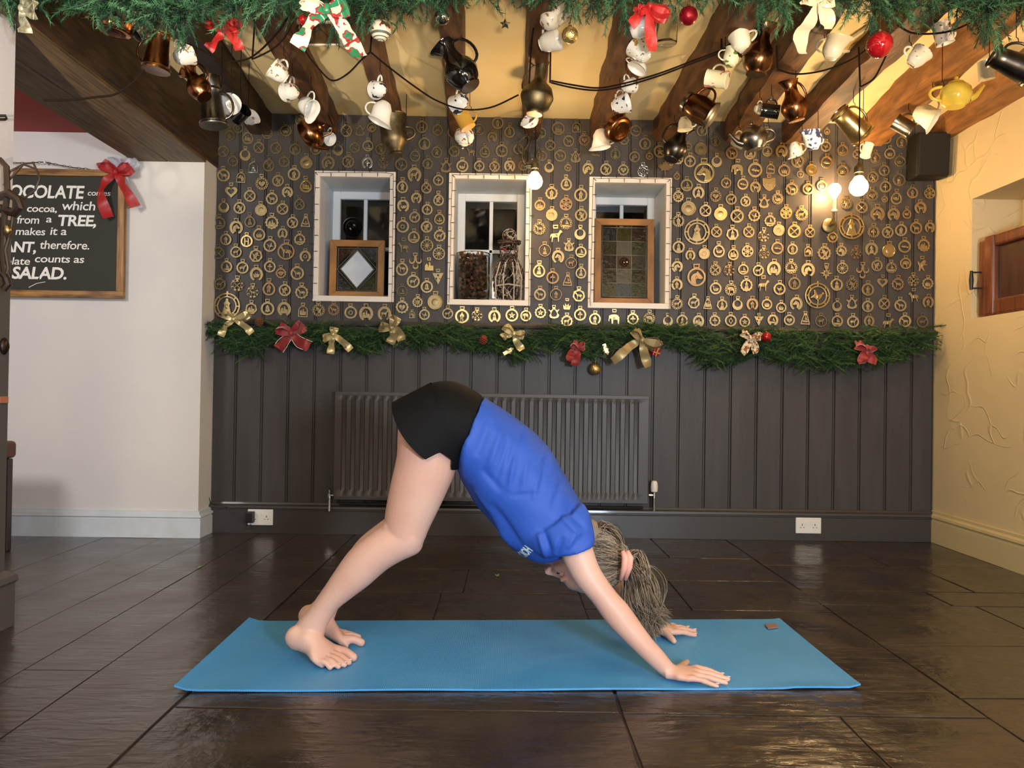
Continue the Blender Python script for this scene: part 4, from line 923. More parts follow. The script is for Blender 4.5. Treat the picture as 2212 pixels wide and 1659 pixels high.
# ---- clothes
def cloth_fold(me, folds, sign=None):
    n = len(me.vertices); co = np.empty(n*3); me.vertices.foreach_get('co', co); co = co.reshape(-1, 3)
    no = np.empty(n*3); me.vertices.foreach_get('normal', no); no = no.reshape(-1, 3); d = np.zeros(n)
    for (x1, y1, x2, y2, w, h) in folds:
        a = P(x1, y1, 2.2); c = P(x2, y2, 2.2); A = np.array([a.x, a.z]); B = np.array([c.x, c.z]); AB = B-A
        Q = co[:, [0, 2]]; t = ((Q-A)@AB)/(AB@AB); tc = np.clip(t, 0, 1); dist = np.linalg.norm(Q-(A+tc[:, None]*AB), axis=1)
        d += h*np.exp(-(dist/w)**2)*np.sin(np.clip(t, 0, 1)*PI)**.5*np.where(no[:, 1] < .35, 1, 0)
    # all-over soft creasing
    d += .0016*np.sin(co[:, 0]*46+co[:, 2]*31+2*np.sin(co[:, 1]*23))*np.sin(co[:, 2]*37-co[:, 0]*19+1)
    co += no*d[:, None]; me.vertices.foreach_set('co', co.ravel()); me.update()
sh = MB()
vloft(sh, [(1046,857,989,1011,2.34,.170),(1088,884,1003,1046,2.34,.168),(1132,915,1024,1086,2.34,.167),(1160,940,1048,1113,2.34,.168),(1188,970,1066,1134,2.34,.170),(1212,1012,1086,1157,2.34,.173),
           (1236,1052,1106,1181,2.34,.176),(1257,1090,1134,1201,2.34,.172),(1271,1118,1163,1210,2.34,.150),(1277,1142,1188,1206,2.34,.115),(1278,1158,1205,1196,2.34,.08)], 40, 2.3)
# sleeves
vloft(sh, [(1258,1085,1128,1165,2.215,.068),(1274,1110,1158,1196,2.20,.070),(1281,1140,1184,1203,2.195,.062),(1284,1166,1203,1200,2.185,.058),(1282,1179,1209,1198,2.182,.055)], 26)
vloft(sh, [(1250,1080,1130,1160,2.45,.060),(1262,1110,1160,1185,2.47,.062),(1270,1140,1190,1198,2.485,.058),(1272,1160,1205,1198,2.49,.055)], 26)
sme = sh.mesh('t_shirt', skin, auto=0)
blue = mat('blue_shirt_fabric', '2552b6', .66, bump=.15, scale=300)
sme = from_mod(sme, [('REMESH', dict(mode='VOXEL', voxel_size=.0055)), ('SMOOTH', dict(factor=.5, iterations=5))], 't_shirt')
sme.materials.clear(); sme.materials.append(blue)
cloth_fold(sme, [(1010,940,1000,1040,.012,.006),(1060,905,1030,985,.012,-.006),(1085,925,1055,1010,.010,.007),(1128,925,1100,1010,.011,-.008),(1118,950,1098,1060,.008,.008),
  (1040,1010,1085,1060,.010,-.006),(1005,1050,1080,1160,.016,-.010),(1020,1060,1110,1185,.010,.008),(1184,985,1160,1060,.010,-.009),(1178,1000,1150,1075,.008,.007),(1100,1070,1165,1062,.006,-.004),
  (1060,1085,1140,1195,.009,-.006),(1170,1135,1190,1200,.010,-.010),(1162,1145,1180,1205,.007,.008),(1212,1150,1198,1190,.007,-.008),(1238,1145,1222,1175,.007,.006),(1225,1100,1262,1135,.008,-.008),
  (1210,1110,1250,1150,.007,.006),(1140,990,1125,1060,.007,.004),(1215,1040,1190,1100,.009,-.005),(1050,1120,1120,1195,.010,.006),(1098,950,1070,1040,.006,-.005)])
sme.polygons.foreach_set('use_smooth', [True]*len(sme.polygons))
shirt = pobj('t_shirt', sme)
# printed wordmark on the shirt front
lt = text_mb('HOKA', .034, Matrix.Identity(4), .0006, .0012, spacing=.92)
ang = math.radians(57)
a0 = P(1148, 1183, 2.34); lb = MB()
ux = Vector((-math.sin(math.radians(36)), 0, -math.cos(math.radians(36)))); ux = (P(1124,1211,2.2)-P(1143,1180,2.2)).normalized(); uz = Vector((-ux.z, 0, ux.x)); uz = uz if uz.x > 0 else -uz
from mathutils.bvhtree import BVHTree
bv = BVHTree.FromPolygons([v.co+pc for v in sme.vertices], [tuple(p.vertices) for p in sme.polygons])
o0 = P(1137, 1178, 2.2); lv = []
wt = max(v[0] for v in lt.v)
for v in lt.v:
    p = o0+ux*(v[0]/wt*.050)+uz*(v[2]*1.1-.004); hit = bv.ray_cast(Vector((p.x, 1.5, p.z)), Vector((0, 1, 0)))
    y = hit[0].y if hit[0] else 2.25
    lv.append((p.x, y-.0012+v[1], p.z))
lb.add(lv, lt.f); me = lb.mesh('lettering', mat('print_pale', 'e4f4f2', .5), smooth=False); pobj('lettering', me, shirt); 
# collar
b = MB(); b.tube([P(1206,1196,2.27), P(1214,1212,2.30), P(1219,1218,2.36)], .004, 6); pobj('collar', b.mesh('collar', mat('collar_navy', '14274e', .6), auto=0), shirt)
# shorts: seat, then a flared leg each with a side slit
so = MB()
vloft(so, [(862,885,900,935,2.34,.10),(885,852,915,985,2.34,.168),(930,828,950,1006,2.34,.184),(975,823,972,1010,2.34,.180),(1015,838,992,1006,2.34,.168),(1045,857,1006,990,2.34,.155)], 40, 2.2)
sm1 = from_mod(so.mesh('s', skin, auto=0), [('REMESH', dict(mode='VOXEL', voxel_size=.007)), ('SMOOTH', dict(factor=.5, iterations=4))], 's')
shm = MB(); shm.add([v.co for v in sm1.vertices], [tuple(p.vertices) for p in sm1.polygons])
def short_leg(dc, near):
    # rows from hip ring to hem ring; ring angle 0 = back, pi = front; the near and far sides carry the slit
    n, m = 72, 18; s = 1 if near else 2.262/2.45
    fx = lambda x, y: (1094+(x-1094)*s-(0 if near else 3), 845+(y-845)*s)
    cen = lambda v: None
    rows = []
    for j in range(m+1):
        v = j/m; row = []
        # ring end points: back edge and front edge
        bk = Vector((930, 826)).lerp(Vector((848, 868)), v); fr = Vector((1010, 985)).lerp(Vector((988, 1014)), v)
        mid = (bk+fr)/2; half = (bk-fr)/2; hy = .108+.012*v
        for k in range(n):
            a = 2*PI*k/n; c_, s_ = math.cos(a), math.sin(a)
            q = mid+half*c_; side = s_ if near else -s_   # side>0 = outer side
            # hem curve: bow the middle of the outer side downward
            drop = v*max(0, side)*0
            x, y = q
            # bowing outwards along leg axis (down-left-ish)
            bow = v*(1-abs(c_)**2.2)
            tgt = None
            x += -bow*16*(1 if side > 0 else .4); y += bow*22*(1 if side > 0 else .4)
            if side > .05 and v > .55: # slit notch near the front quarter
                u = math.acos(max(-1, min(1, -c_)))/PI    # 0 front .. 1 back along the outer side
                w = abs(u-.27)/.12
                if w < 1: kx = (1-w)*((v-.55)/.45); x += 34*kx; y -= 52*kx
            p = P(*fx(x, y), dc); p.y = dc+(-s_)*hy if near else dc+(-s_)*hy
            row.append(p)
        rows.append(row)
    b0 = len(shm.v); vs = [p for r in rows for p in r]
    inn = []
    for r in rows:
        c = sum(r, Vector())/n
        inn += [p+(c-p).normalized()*.003 for p in r]
    N = len(vs); fs = []
    for j in range(m):
        for k in range(n):
            k2 = (k+1) % n; fs.append((j*n+k, j*n+k2, (j+1)*n+k2, (j+1)*n+k)); fs.append((N+j*n+k, N+(j+1)*n+k, N+(j+1)*n+k2, N+j*n+k2))
    for k in range(n): k2 = (k+1) % n; fs.append((m*n+k, m*n+k2, N+m*n+k2, N+m*n+k))
    shm.add(vs+inn, fs)
short_leg(2.262, True); short_leg(2.43, False)
black_cloth = mat('black_shorts_fabric', '08090d', .75, spec=.2, bump=.1, scale=200)
pobj('shorts', shm.mesh('shorts', black_cloth, auto=60))
# ---- hair
hairs = [mat('hair_brown', '5c4a3c', .45), mat('hair_blond', 'a08e74', .42), mat('hair_dark', '40332a', .5), mat('hair_ash', '86786a', .5)]
hb = MB(); hb.mi = 3
hb.sphere(hp(-.030,0,.034), (.094,.081,.096), 24, 16, HM)
hb.sphere(hp(-.055,0,-.035), (.055,.062,.06), 18, 12, HM)
tie = P(1352, 1213, 2.33)
def strand(pts, r, mi, n=3):
    hb.mi = mi
    # smooth through points
    q = [pts[0]]; m = len(pts)
    for i in range(m-1):
        a, c = pts[i], pts[i+1]; pa = pts[max(i-1, 0)]; pd = pts[min(i+2, m-1)]
        for k in range(1, 5):
            t = k/4; q.append(.5*((2*a)+(c-pa)*t+(2*pa-5*a+4*c-pd)*t*t+(3*a-pa-3*c+pd)*t**3))
    hb.tube(q, [r*(1-.55*abs(2*i/(len(q)-1)-1)**3) for i in range(len(q))], n, cap=False)
R = random.Random(3)
for i in range(1500):   # scalp strands combed to the tie
    th = R.uniform(0, 2*PI); ph = R.uniform(0.15, 1.0)
    # start on hairline-ish ring: around the face edge, temples and nape
    f0 = .052*math.cos(th); side = math.sin(th)
    u0 = .125*ph-.085 if R.random() < .6 else R.uniform(-.09, .13)
    st = Vector((R.uniform(-.10, .055), R.choice((-1, 1))*R.uniform(.2, 1), R.uniform(-.085, .13)))
    # project onto the hair ellipsoid
    c = Vector((-.030, 0, .030)); d = (st-c); d.y *= .08; r = math.sqrt((d.x/.096)**2+(d.y/.083)**2+(d.z/.098)**2)
    if r < 1e-3: continue
    p0 = c+d/r
    if p0.x > .045 and p0.z < .055: continue
    if p0.x > .02 and p0.z < .0: continue
    tl = HM.transposed()@(tie-HC)
    p3 = tl+Vector((R.gauss(0, .010), R.gauss(0, .012), R.gauss(0, .014)))
    def onto(p, k=1.0):
        d = p-c; r = math.sqrt((d.x/.098)**2+(d.y/.085)**2+(d.z/.100)**2); return c+d/max(r, 1e-3)*k if r < k else p
    p1 = onto(p0.lerp(p3, .33), 1.02); p2 = onto(p0.lerp(p3, .68), 1.03)
    strand([HC+HM@p for p in (p0, p1, p2, p3)], R.uniform(.0008, .0015), R.choice((0, 0, 1, 1, 2, 3)))
ends = [(1430,1352),(1438,1345),(1418,1372),(1405,1384),(1425,1335),(1398,1370),(1385,1352)]
for i in range(1700):   # tail falling to the mat
    e = R.choice(ends); ed = 2.34+R.gauss(0, .022); p3 = P(e[0]+R.gauss(0, 7), e[1]+R.uniform(-26, 6), ed)
    p0 = tie+Vector((R.gauss(0, .009), R.gauss(0, .012), R.gauss(0, .014)))
    sp = R.gauss(0, 1); 
    p1 = P(1376+sp*11, 1246+sp*-6, 2.33+R.gauss(0, .022)); p2 = P(1391+sp*14, 1300-sp*7, 2.335+R.gauss(0, .025))
    strand([p0, p1, p2, p3], R.uniform(.0006, .0012), R.choice((1, 3, 3, 0, 0, 1, 3)))
for i in range(260):   # crown of the tail above the tie
    a = R.uniform(-1, 1); p0 = tie+Vector((.0, R.gauss(0, .012), R.uniform(-.02, .03)))
    p1 = P(1378+R.gauss(0, 4), 1197+a*9, 2.33+R.gauss(0, .014)); p2 = P(1394+R.gauss(0, 5), 1240+a*14, 2.33+R.gauss(0, .02)); p3 = P(1402+R.gauss(0, 8), 1290+R.gauss(0, 14), 2.335+R.gauss(0, .02))
    strand([p0, p1, p2, p3], R.uniform(.0012, .0022), R.choice((1, 0, 3, 1)))
for i in range(60):    # loose wisps at the nape
    p0 = P(1283+R.gauss(0, 6), 1160+R.gauss(0, 8), 2.34+R.gauss(0, .03)); p2 = P(1325+R.gauss(0, 8), 1160+R.gauss(0, 9), 2.34+R.gauss(0, .02))
    strand([p0, P(1300+R.gauss(0, 5), 1138+R.gauss(0, 6), 2.34+R.gauss(0, .02)), p2, tie], .0012, R.choice((0, 1, 2)))
pobj('hair', hb.mesh('hair', hairs, auto=0))
ck = MB(); fc = tie
for s_, dx in ((0, -5), (1, 5)):
    pts = [P(1350+dx, 1190, 2.255), P(1356+dx, 1205, 2.248), P(1354+dx, 1225, 2.25), P(1346+dx, 1252, 2.262)]
    ck.tube(pts, [.006, .011, .010, .006], 10)
pobj('hair_tie', ck.mesh('hair_tie', mat('pink_scrunchie', 'e2a898', .5), auto=0))
# ------------------------------------------------------------------ radiator
ra = P(722, 848, D-.1); rb = P(1401, 1090, D-.1); rt = P(1060, 850, D-.1).z; rbz = P(1060, 1084, D-.1).z
rx0, rx1 = P(722, 960, D-.1).x, P(1402, 960, D-.1).x; ry = D-.10
rr = empty('radiator', ((rx0+rx1)/2, ry, rbz)); tag(rr, 'long dark grey ribbed panel radiator mounted low on the panelled wall', 'radiator')
def rel(root, name, b, m, smooth=True, auto=35, bev=0):
    me = b.mesh(name, m, smooth, auto)
    if bev: me = bevelled(me, bev, 2)
    me.transform(Matrix.Translation(-root.location)); return link(name, me, root)
pitch_r = P(798, 960, ry).x-P(722+57.5, 960, ry).x; nr_ = int((rx1-rx0-.04)/.0494)
b = MB(); x0 = rx0+.028; NZ = [rbz+.02, rbz+.045, rbz+.06, rt-.05, rt-.035, rt-.02]
xs_ = [rx0+.006]; ys_ = [0]
prof = []
k = 0
while x0+k*.0494+.0494 < rx1-.01:
    x = x0+k*.0494; prof += [(x+.008, 0, 0), (x+.013, .010, 1), (x+.031, .010, 1), (x+.036, 0, 0)]; k += 1
prof = [(rx0+.004, 0, 0)]+prof+[(rx1-.004, 0, 0)]
m_ = len(prof); vs = []
for zi, z in enumerate(NZ):
    dep = 1 if zi in (2, 3) else (.35 if zi in (1, 4) else 0)
    for x, y, _ in prof: vs.append((x, ry+y*dep, z))
fs = [(i*m_+j, i*m_+j+1, (i+1)*m_+j+1, (i+1)*m_+j) for i in range(len(NZ)-1) for j in range(m_-1)]
b.add(vs, fs); rel(rr, 'front_panel', b, radiator_paint, auto=50)
b = MB().box((rx0, ry-.001, rbz), (rx1, ry+.012, rbz+.021)).box((rx0, ry-.001, rt-.021), (rx1, ry+.012, rt)).box((rx0, ry-.001, rbz), (rx0+.0045, ry+.07, rt)).box((rx1-.0045, ry-.001, rbz), (rx1, ry+.07, rt))
rel(rr, 'casing', b, radiator_paint, False, bev=.003)
b = MB()
for i in range(68): b.box((rx0+.01+i*.025, ry+.012, rt-.006), (rx0+.01+i*.025+.018, ry+.068, rt-.002))
g = rel(rr, 'top_grille', b, radiator_paint, False)
b = MB(); b.box((rx0+.01, ry+.07, rbz+.01), (rx1-.01, ry+.082, rt-.01)); rel(rr, 'back_panel', b, radiator_paint, False)
# valves and pipes
v = empty('radiator_valve', P(1413, 1068, ry+.03)); tag(v, 'white thermostatic radiator valve at right end of the radiator', 'valve')
vx, vz = v.location.x, v.location.z; vy = v.location.y
M = Matrix.Translation(v.location)
b = MB(); b.lathe([(.010,.0),(.017,.004),(.019,.03),(.017,.052),(.012,.062),(0,.063)], 18, Matrix.Translation((vx, vy, vz+.012)), wob=lambda a, z: 1+.05*(1 if int(a*9/PI) % 2 else 0)); rel(v, 'thermostatic_head', b, white_plastic)
b = MB(); b.lathe([(.011,-.02),(.011,.012)], 12, M); b.tube([(vx, vy, vz-.004), (vx-.03, vy, vz-.004)], .009, 10); b.tube([(vx, vy, vz-.02), (vx, vy, vz-.09)], .0075, 10); rel(v, 'valve_body', b, chrome)
v = empty('radiator_valve', P(712, 1070, ry+.03)); tag(v, 'small chrome lockshield valve at left end of the radiator', 'valve')
vx, vy, vz = v.location; M = Matrix.Translation(v.location)
b = MB(); b.lathe([(.010,-.02),(.012,-.01),(.010,.01),(.006,.014),(.005,.03),(0,.034)], 12, M); b.tube([(vx, vy, vz), (vx+.026, vy, vz)], .008, 10); b.tube([(vx, vy, vz-.02), (vx, vy, vz-.085)], .0075, 10); rel(v, 'valve_body', b, chrome)
pz = rbz-.028
pp = MB().tube([(rx0+.02, ry+.05, pz), (rx1-.02, ry+.05, pz)], .0075, 8); tag(pp.obj('heating_pipe', mat('painted_pipe', '35312e', .3)), 'thin dark heating pipe running under the radiator', 'pipe')
# ------------------------------------------------------------------ sockets
def socket(px0, py0, px1, py1, label, charger=False):
    y = D-.024; c = P((px0+px1)/2, (py0+py1)/2, y); w = (px1-px0)/F*y/2; h = (py1-py0)/F*y/2
    r = empty('double_socket', c); tag(r, label, 'socket')
    me = bevelled(MB().box((-w, -.008, -h), (w, .002, h)).mesh('faceplate', white_plastic, smooth=False), .003); link('faceplate', me, r)
    for s in (-1, 1):
        b = MB(); cx = s*w*.5
        b.box((cx-.002, -.0092, .000), (cx+.002, -.007, .009)).box((cx-.012, -.0092, -.012), (cx-.006, -.007, -.009)).box((cx+.006, -.0092, -.012), (cx+.012, -.007, -.009))
        b.obj('pin_holes', black_plastic, r, smooth=False)
        sx = s*w*.18; link('switch', bevelled(MB().box((sx-.006, -.011, .006), (sx+.006, -.006, .024)).mesh('switch', white_plastic, smooth=False), .001), r)
    return r
socket(1718, 1118, 1773, 1152, 'white double socket with nothing plugged in, on the skirting at the right')
s1 = socket(536, 1100, 590, 1134, 'white double socket with a black charger plugged in, left of the radiator')
c = P(541, 1117, D-.05); r = empty('plug_charger', c); tag(r, 'black plug-in charger in the left double socket', 'charger')
link('housing', bevelled(MB().box((-.02, -.018, -.03), (.02, .018, .03)).mesh('housing', black_plastic, smooth=False), .005), r)
c2 = P(540, 1142, D-.06)
b = MB().tube([P(541,1132,D-.05), P(545,1142,D-.06), P(530,1142,D-.07), P(535,1134,D-.06), P(520,1120,D-.04), P(490,1095,D-.035), P(455,1088,D-.03), P(448,1060,D-.012), P(452,960,D-.012), P(449,860,D-.012), P(453,740,D-.012)], .0022, 6)
tag(b.obj('charger_cord', black_plastic), 'thin black cord climbing the corner from the charger to the garland', 'cord')
# ------------------------------------------------------------------ speaker on the wall
c = P(2007, 338, D-.11); r = empty('wall_speaker', c, (.08, 0, math.radians(-8))); tag(r, 'black wall speaker high in the corner by the cream wall', 'speaker')
w, h = .085, .118
def sbox(name, a, bb_, m, bev): link(name, bevelled(MB().box(a, bb_).mesh(name, m, smooth=False), bev, 3), r)
sbox('cabinet', (-w, -.06, -h), (w, .075, h), speaker_mat, .012); sbox('grille', (-w+.006, -.072, -h+.006), (w-.006, -.055, h-.006), grille_mat, .012)
link('bracket', MB().tube([(0, .07, 0), (0, .15, .02)], .012, 8).mesh('bracket', black_plastic), r)
# ------------------------------------------------------------------ chalkboard on the white pier
y = DP-.03; bx1, bz1, bz0 = P(270, 500, y).x, P(150, 366, y).z, P(150, 643, y).z; bx0 = bx1-.86
r = empty('chalkboard', ((bx0+bx1)/2, y, bz0)); tag(r, 'wood-framed chalkboard with white writing about chocolate, on the white wall', 'chalkboard')
rel(r, 'panel', MB().box((bx0+.02, y+.002, bz0+.02), (bx1-.02, y+.014, bz1-.02)), chalk, False)
fw = .036
for nm, a, bq, mm in (('top_rail', (bx0, y-.012, bz1-fw), (bx1, y+.016, bz1), board_wood_h), ('bottom_rail', (bx0, y-.012, bz0), (bx1, y+.016, bz0+fw), board_wood_h),
                  ('side_rail', (bx1-fw, y-.0125, bz0+fw), (bx1, y+.0165, bz1-fw), board_wood), ('side_rail', (bx0, y-.0125, bz0+fw), (bx0+fw, y+.0165, bz1-fw), board_wood)):
    rel(r, nm, MB().box(a, bq), mm, False, bev=.002)
def line(words):   # (text, x_start px, x_end px, baseline px, cap height px, weight)
    for txt, xa_, xb_, yb_, hp_, wt_ in words:
        a = P(xa_, yb_, y-.001); e = P(xb_, yb_, y-.001); t = text_mb(txt, 1.0, Matrix.Identity(4), .0, 0, .12, spacing=.95)
        X0 = min(v[0] for v in t.v); X1 = max(v[0] for v in t.v); t = text_mb(txt, 1.0, Matrix.Identity(4), .0, wt_, .12, spacing=.95)
        sx = (e.x-a.x)/(X1-X0); sz = hp_/F*y/.70
        t.v = [(a.x+(v[0]-X0)*sx, y+.001-(.0006 if v[1] < 0 else 0), a.z+v[2]*sz) for v in t.v]
        # thickness
        n = len(t.v); t2 = MB(); t2.add(t.v, t.f); rel(r, 'lettering', t2, chalk_white, False)
line([('CHOCOLATE', -30, 181, 425, 27, .022), ('comes', 189, 238, 422, 12, .006), ('from', -30, 30, 457, 14, .008), ('cocoa,', 58, 122, 457, 15, .012), ('which', 134, 205, 453, 19, .010), ('comes', -66, 8, 482, 15, .008), ("s from", 20, 84, 482, 17, .008), ('a', 99, 111, 480, 15, .008), ('TREE,', 126, 206, 487, 23, .025),
      ('which', -60, 8, 508, 16, .008), ('makes', 33, 97, 507, 16, .008), ('it a', 108, 143, 507, 17, .008), ('PLANT,', -22, 76, 543, 22, .03), ('therefore.', 86, 192, 537, 18, .008), ('chocolate', -44, 64, 570, 16, .008), ('counts as', 75, 181, 566, 16, .010), ('SALAD.', 26, 142, 601, 25, .028)])
ul = [P(62, 621, y-.001), P(80, 612, y-.001), P(98, 609, y-.001)]; rel(r, 'lettering', MB().tube(ul, .0018, 5), chalk_white)
# chain
b = MB(); cp = [P(x, yy, y-.005) for x, yy in ((20,352),(60,352),(96,350),(130,357),(160,362),(196,366))]
for i in range(len(cp)-1):
    for k in range(5):
        q = cp[i].lerp(cp[i+1], k/5); q2 = cp[i].lerp(cp[i+1], (k+1)/5); d = (q2-q); cc = (q+q2)/2; L = d.length*.62; dn = d.normalized(); up = dn.cross(Vector((0, 1, 0))) if k % 2 else Vector((0, 1, 0))
        b.tube([cc+dn*L*math.cos(a)+up*.004*math.sin(a) for a in [2*PI*t/8 for t in range(8)]], .0014, 4, closed=True)
ch = rel(r, 'hanging_chain', b, iron)
MB
k_ = P(98, 351, y); hk = MB(); hk.sphere(k_, (.008, .012, .009)); tag(hk.obj('wall_hook', white_plastic), 'small white wall hook holding the chalkboard chain', 'hook')
# ------------------------------------------------------------------ niche in the cream wall: reddish wood panel leaning, iron handle
nb_ = empty('wooden_cabinet_door', PX(2165, 688, XR+.10)); tag(nb_, 'reddish wood cabinet door with dark panel and black handle, standing in the wall niche', 'cabinet door')
o = nb_.location; 
tl = PX(2117, 522, XR+.03); bl = PX(2112, 690, XR+.03)
# local frame: along wall towards camera (-y), slight lean
M = Matrix.Translation(tl*.0)
yA = tl.y; yB = 3.25; z0n, z1n = nz0+.004, P(2117, 522, tl.y).z
Xo = XR+.02
def npart(name, y0, y1, z0, z1, x0, x1, m, bev=.006):
    me = bevelled(MB().box((x0, y0, z0), (x1, y1, z1)).mesh(name, m, smooth=False), bev, 2)
    me.transform(Matrix.Translation(-o)); return link(name, me, nb_)
npart('outer_stile', yA-.07, yA, z0n, z1n, Xo, Xo+.05, mahog, .012)
npart('moulded_stile', yA-.14, yA-.07, z0n, z1n+.01, Xo-.015, Xo+.05, mahog, .012)
npart('panel', yB, yA-.13, z0n+.05, z1n-.02, Xo+.015, Xo+.03, mahog_dark)
npart('top_rail', yB, yA-.14, z1n-.05, z1n+.008, Xo-.01, Xo+.05, mahog, .012)
npart('bottom_rail', yB, yA-.14, z0n, z0n+.08, Xo-.01, Xo+.05, mahog, .012)
b = MB(); hz1, hz0 = P(2110, 590, yA).z, P(2110, 624, yA).z; hx = Xo-.045
b.tube([(Xo+.01, yA-.03, hz1), (hx, yA-.02, hz1)], .004, 6).tube([(Xo+.01, yA-.03, hz0), (hx, yA-.02, hz0)], .004, 6)
b.tube([(hx, yA-.02, hz1+.008), (hx, yA-.02, (hz0+hz1)/2), (hx, yA-.02, hz0-.008)], [.007, .011, .007], 10); me = b.mesh('handle', black_plastic); me.transform(Matrix.Translation(-o)); link('handle', me, nb_)
# ------------------------------------------------------------------ things standing in the windows
def leaded_frame(px0, py0, px1, py1, wi, label, rows=None):
    h = holes[wi]; dep = D+.12; y = dep; X0, X1 = P(px0, py1, y).x, P(px1, py1, y).x; Z0 = h[2]+.0155; Z1 = P(px0, py0, y).z
    r = empty('stained_glass_frame', ((X0+X1)/2, y, Z0), (math.radians(-3), 0, 0)); tag(r, label, 'glass panel')
    c = Vector(((X0+X1)/2, y, Z0)); w2 = (X1-X0)/2; hh = Z1-Z0; fw = .038
    def pr(name, a, bq, m, bev=.002): return link(name, bevelled(MB().box(a, bq).mesh(name, m, smooth=False), bev, 1), r)
    def mitre(name, q, m):
        b = MB(); b.add([(x, -.012, z) for x, z in q]+[(x, .012, z) for x, z in q], [(0,1,2,3),(7,6,5,4),(0,4,5,1),(1,5,6,2),(2,6,7,3),(3,7,4,0)])
        link(name, bevelled(b.mesh(name, m, smooth=False), .0015, 1), r)
    mitre('top_rail', [(-w2+fw, hh-fw), (w2-fw, hh-fw), (w2, hh), (-w2, hh)], oak_h); mitre('bottom_rail', [(-w2, 0), (w2, 0), (w2-fw, fw), (-w2+fw, fw)], oak_h)
    mitre('side_rail', [(-w2, 0), (-w2+fw, fw), (-w2+fw, hh-fw), (-w2, hh)], oak); mitre('side_rail', [(w2-fw, fw), (w2, 0), (w2, hh), (w2-fw, hh-fw)], oak)
    ix, iz0, iz1 = w2-fw, fw, hh-fw
    lead = mat('lead_came', '6c6a62', .5, .3) if 'lead_came' not in MATS else MATS['lead_came']
    tg = lambda i, c_: MATS.get('tinted_glass_%d' % i) or mat('tinted_glass_%d' % i, c_, .12, bump=.6, scale=40, dist=.003, spec=.8)
    if rows:
        cols = 3; cx = [-ix+.006+(2*ix-.012)*k/cols for k in range(cols+1)]; rz = [iz1-.012-(iz1-iz0-.02)*k/rows for k in range(rows+1)]
        cl = ['12161e','2c2c10','1e120a','24220e','4a4a42','1c2412','1e100a','342a22','24241e','22180f','4c4a44','181508','2a2c14','2e3844','1a2412']
        for j in range(rows):
            for i in range(cols):
                link('pane', MB().box((cx[i]+.002, -.003, rz[j+1]+.002), (cx[i+1]-.002, .003, rz[j]-.002)).mesh('pane', tg(j*3+i, cl[j*3+i]), smooth=False), r)
        b = MB()
        for x in cx: b.tube([(x, 0, iz0), (x, 0, iz1)], .0036, 6)
        for z in rz: b.tube([(-ix, 0, z), (ix, 0, z)], .0036, 6)
        link('lead_lattice', b.mesh('lead_lattice', lead), r)
        b = MB(); b.lathe([(0,.012),(.008,.01),(.012,.004),(.02,.008),(.026,.003),(.028,0)], 22, Matrix.Translation(((cx[1]+cx[2])/2, -.004, (rz[2]+rz[3])/2)) @ Matrix.Rotation(PI/2, 4, 'X')); link('bullseye', b.mesh('bullseye', tg(20, '30180e')), r)
    else:
        cz = (iz0+iz1)/2; dw, dh = ix*.78, (iz1-iz0)*.41
        dm = [(0, dh), (dw, 0), (0, -dh), (-dw, 0)]
        link('pane', MB().box((-ix, .001, iz0), (ix, .004, iz1)).mesh('pane', mat('clear_dark_pane', '10110f', .08, spec=.7), smooth=False), r)
        b = MB(); b.add([(x, -.004, cz+z) for x, z in dm]+[(x, .0, cz+z) for x, z in dm], [(0,1,2,3),(0,4,5,1),(1,5,6,2),(2,6,7,3),(3,7,4,0)]); link('diamond_pane', b.mesh('diamond_pane', mat('milk_glass', 'cdd6e0', .25, col2='bcc6d2', scale=8), smooth=False), r)
        b = MB(); b.tube([(x*1.06, -.003, cz+z*1.06) for x, z in dm], .0035, 6, closed=True); b.tube([(x*1.26, -.002, cz+z*1.2) for x, z in dm], .0028, 6, closed=True)
        b.tube([(-ix+.008, 0, iz0+.008), (ix-.008, 0, iz0+.008), (ix-.008, 0, iz1-.008), (-ix+.008, 0, iz1-.008)], .003, 6, closed=True); link('lead_lattice', b.mesh('lead_lattice', lead), r)
        for i, (sx, sz, cc) in enumerate(((-1, 1, '2a100c'), (1, 1, '141e2c'), (-1, -1, '0f141e'), (1, -1, '16240f'))):
            a = (sx*(ix-.012), -.001, cz+sz*(iz1-cz-.012)); q = [a, (sx*dw*.28, -.001, a[2]), (a[0], -.001, cz+sz*dh*.33)]
            b = MB(); b.add(q, [(0,1,2)]); b.add([(v[0], .0, v[2]) for v in q], [(2,1,0)]); link('corner_pane', b.mesh('corner_pane', tg(30+i, cc), smooth=False), r)
leaded_frame(711, 517, 829, 642, 0, 'small oak-framed leaded glass panel with a white diamond, in the left window')
leaded_frame(1283, 470, 1412, 655, 2, 'tall oak-framed leaded panel of coloured square panes, in the right window', 5)
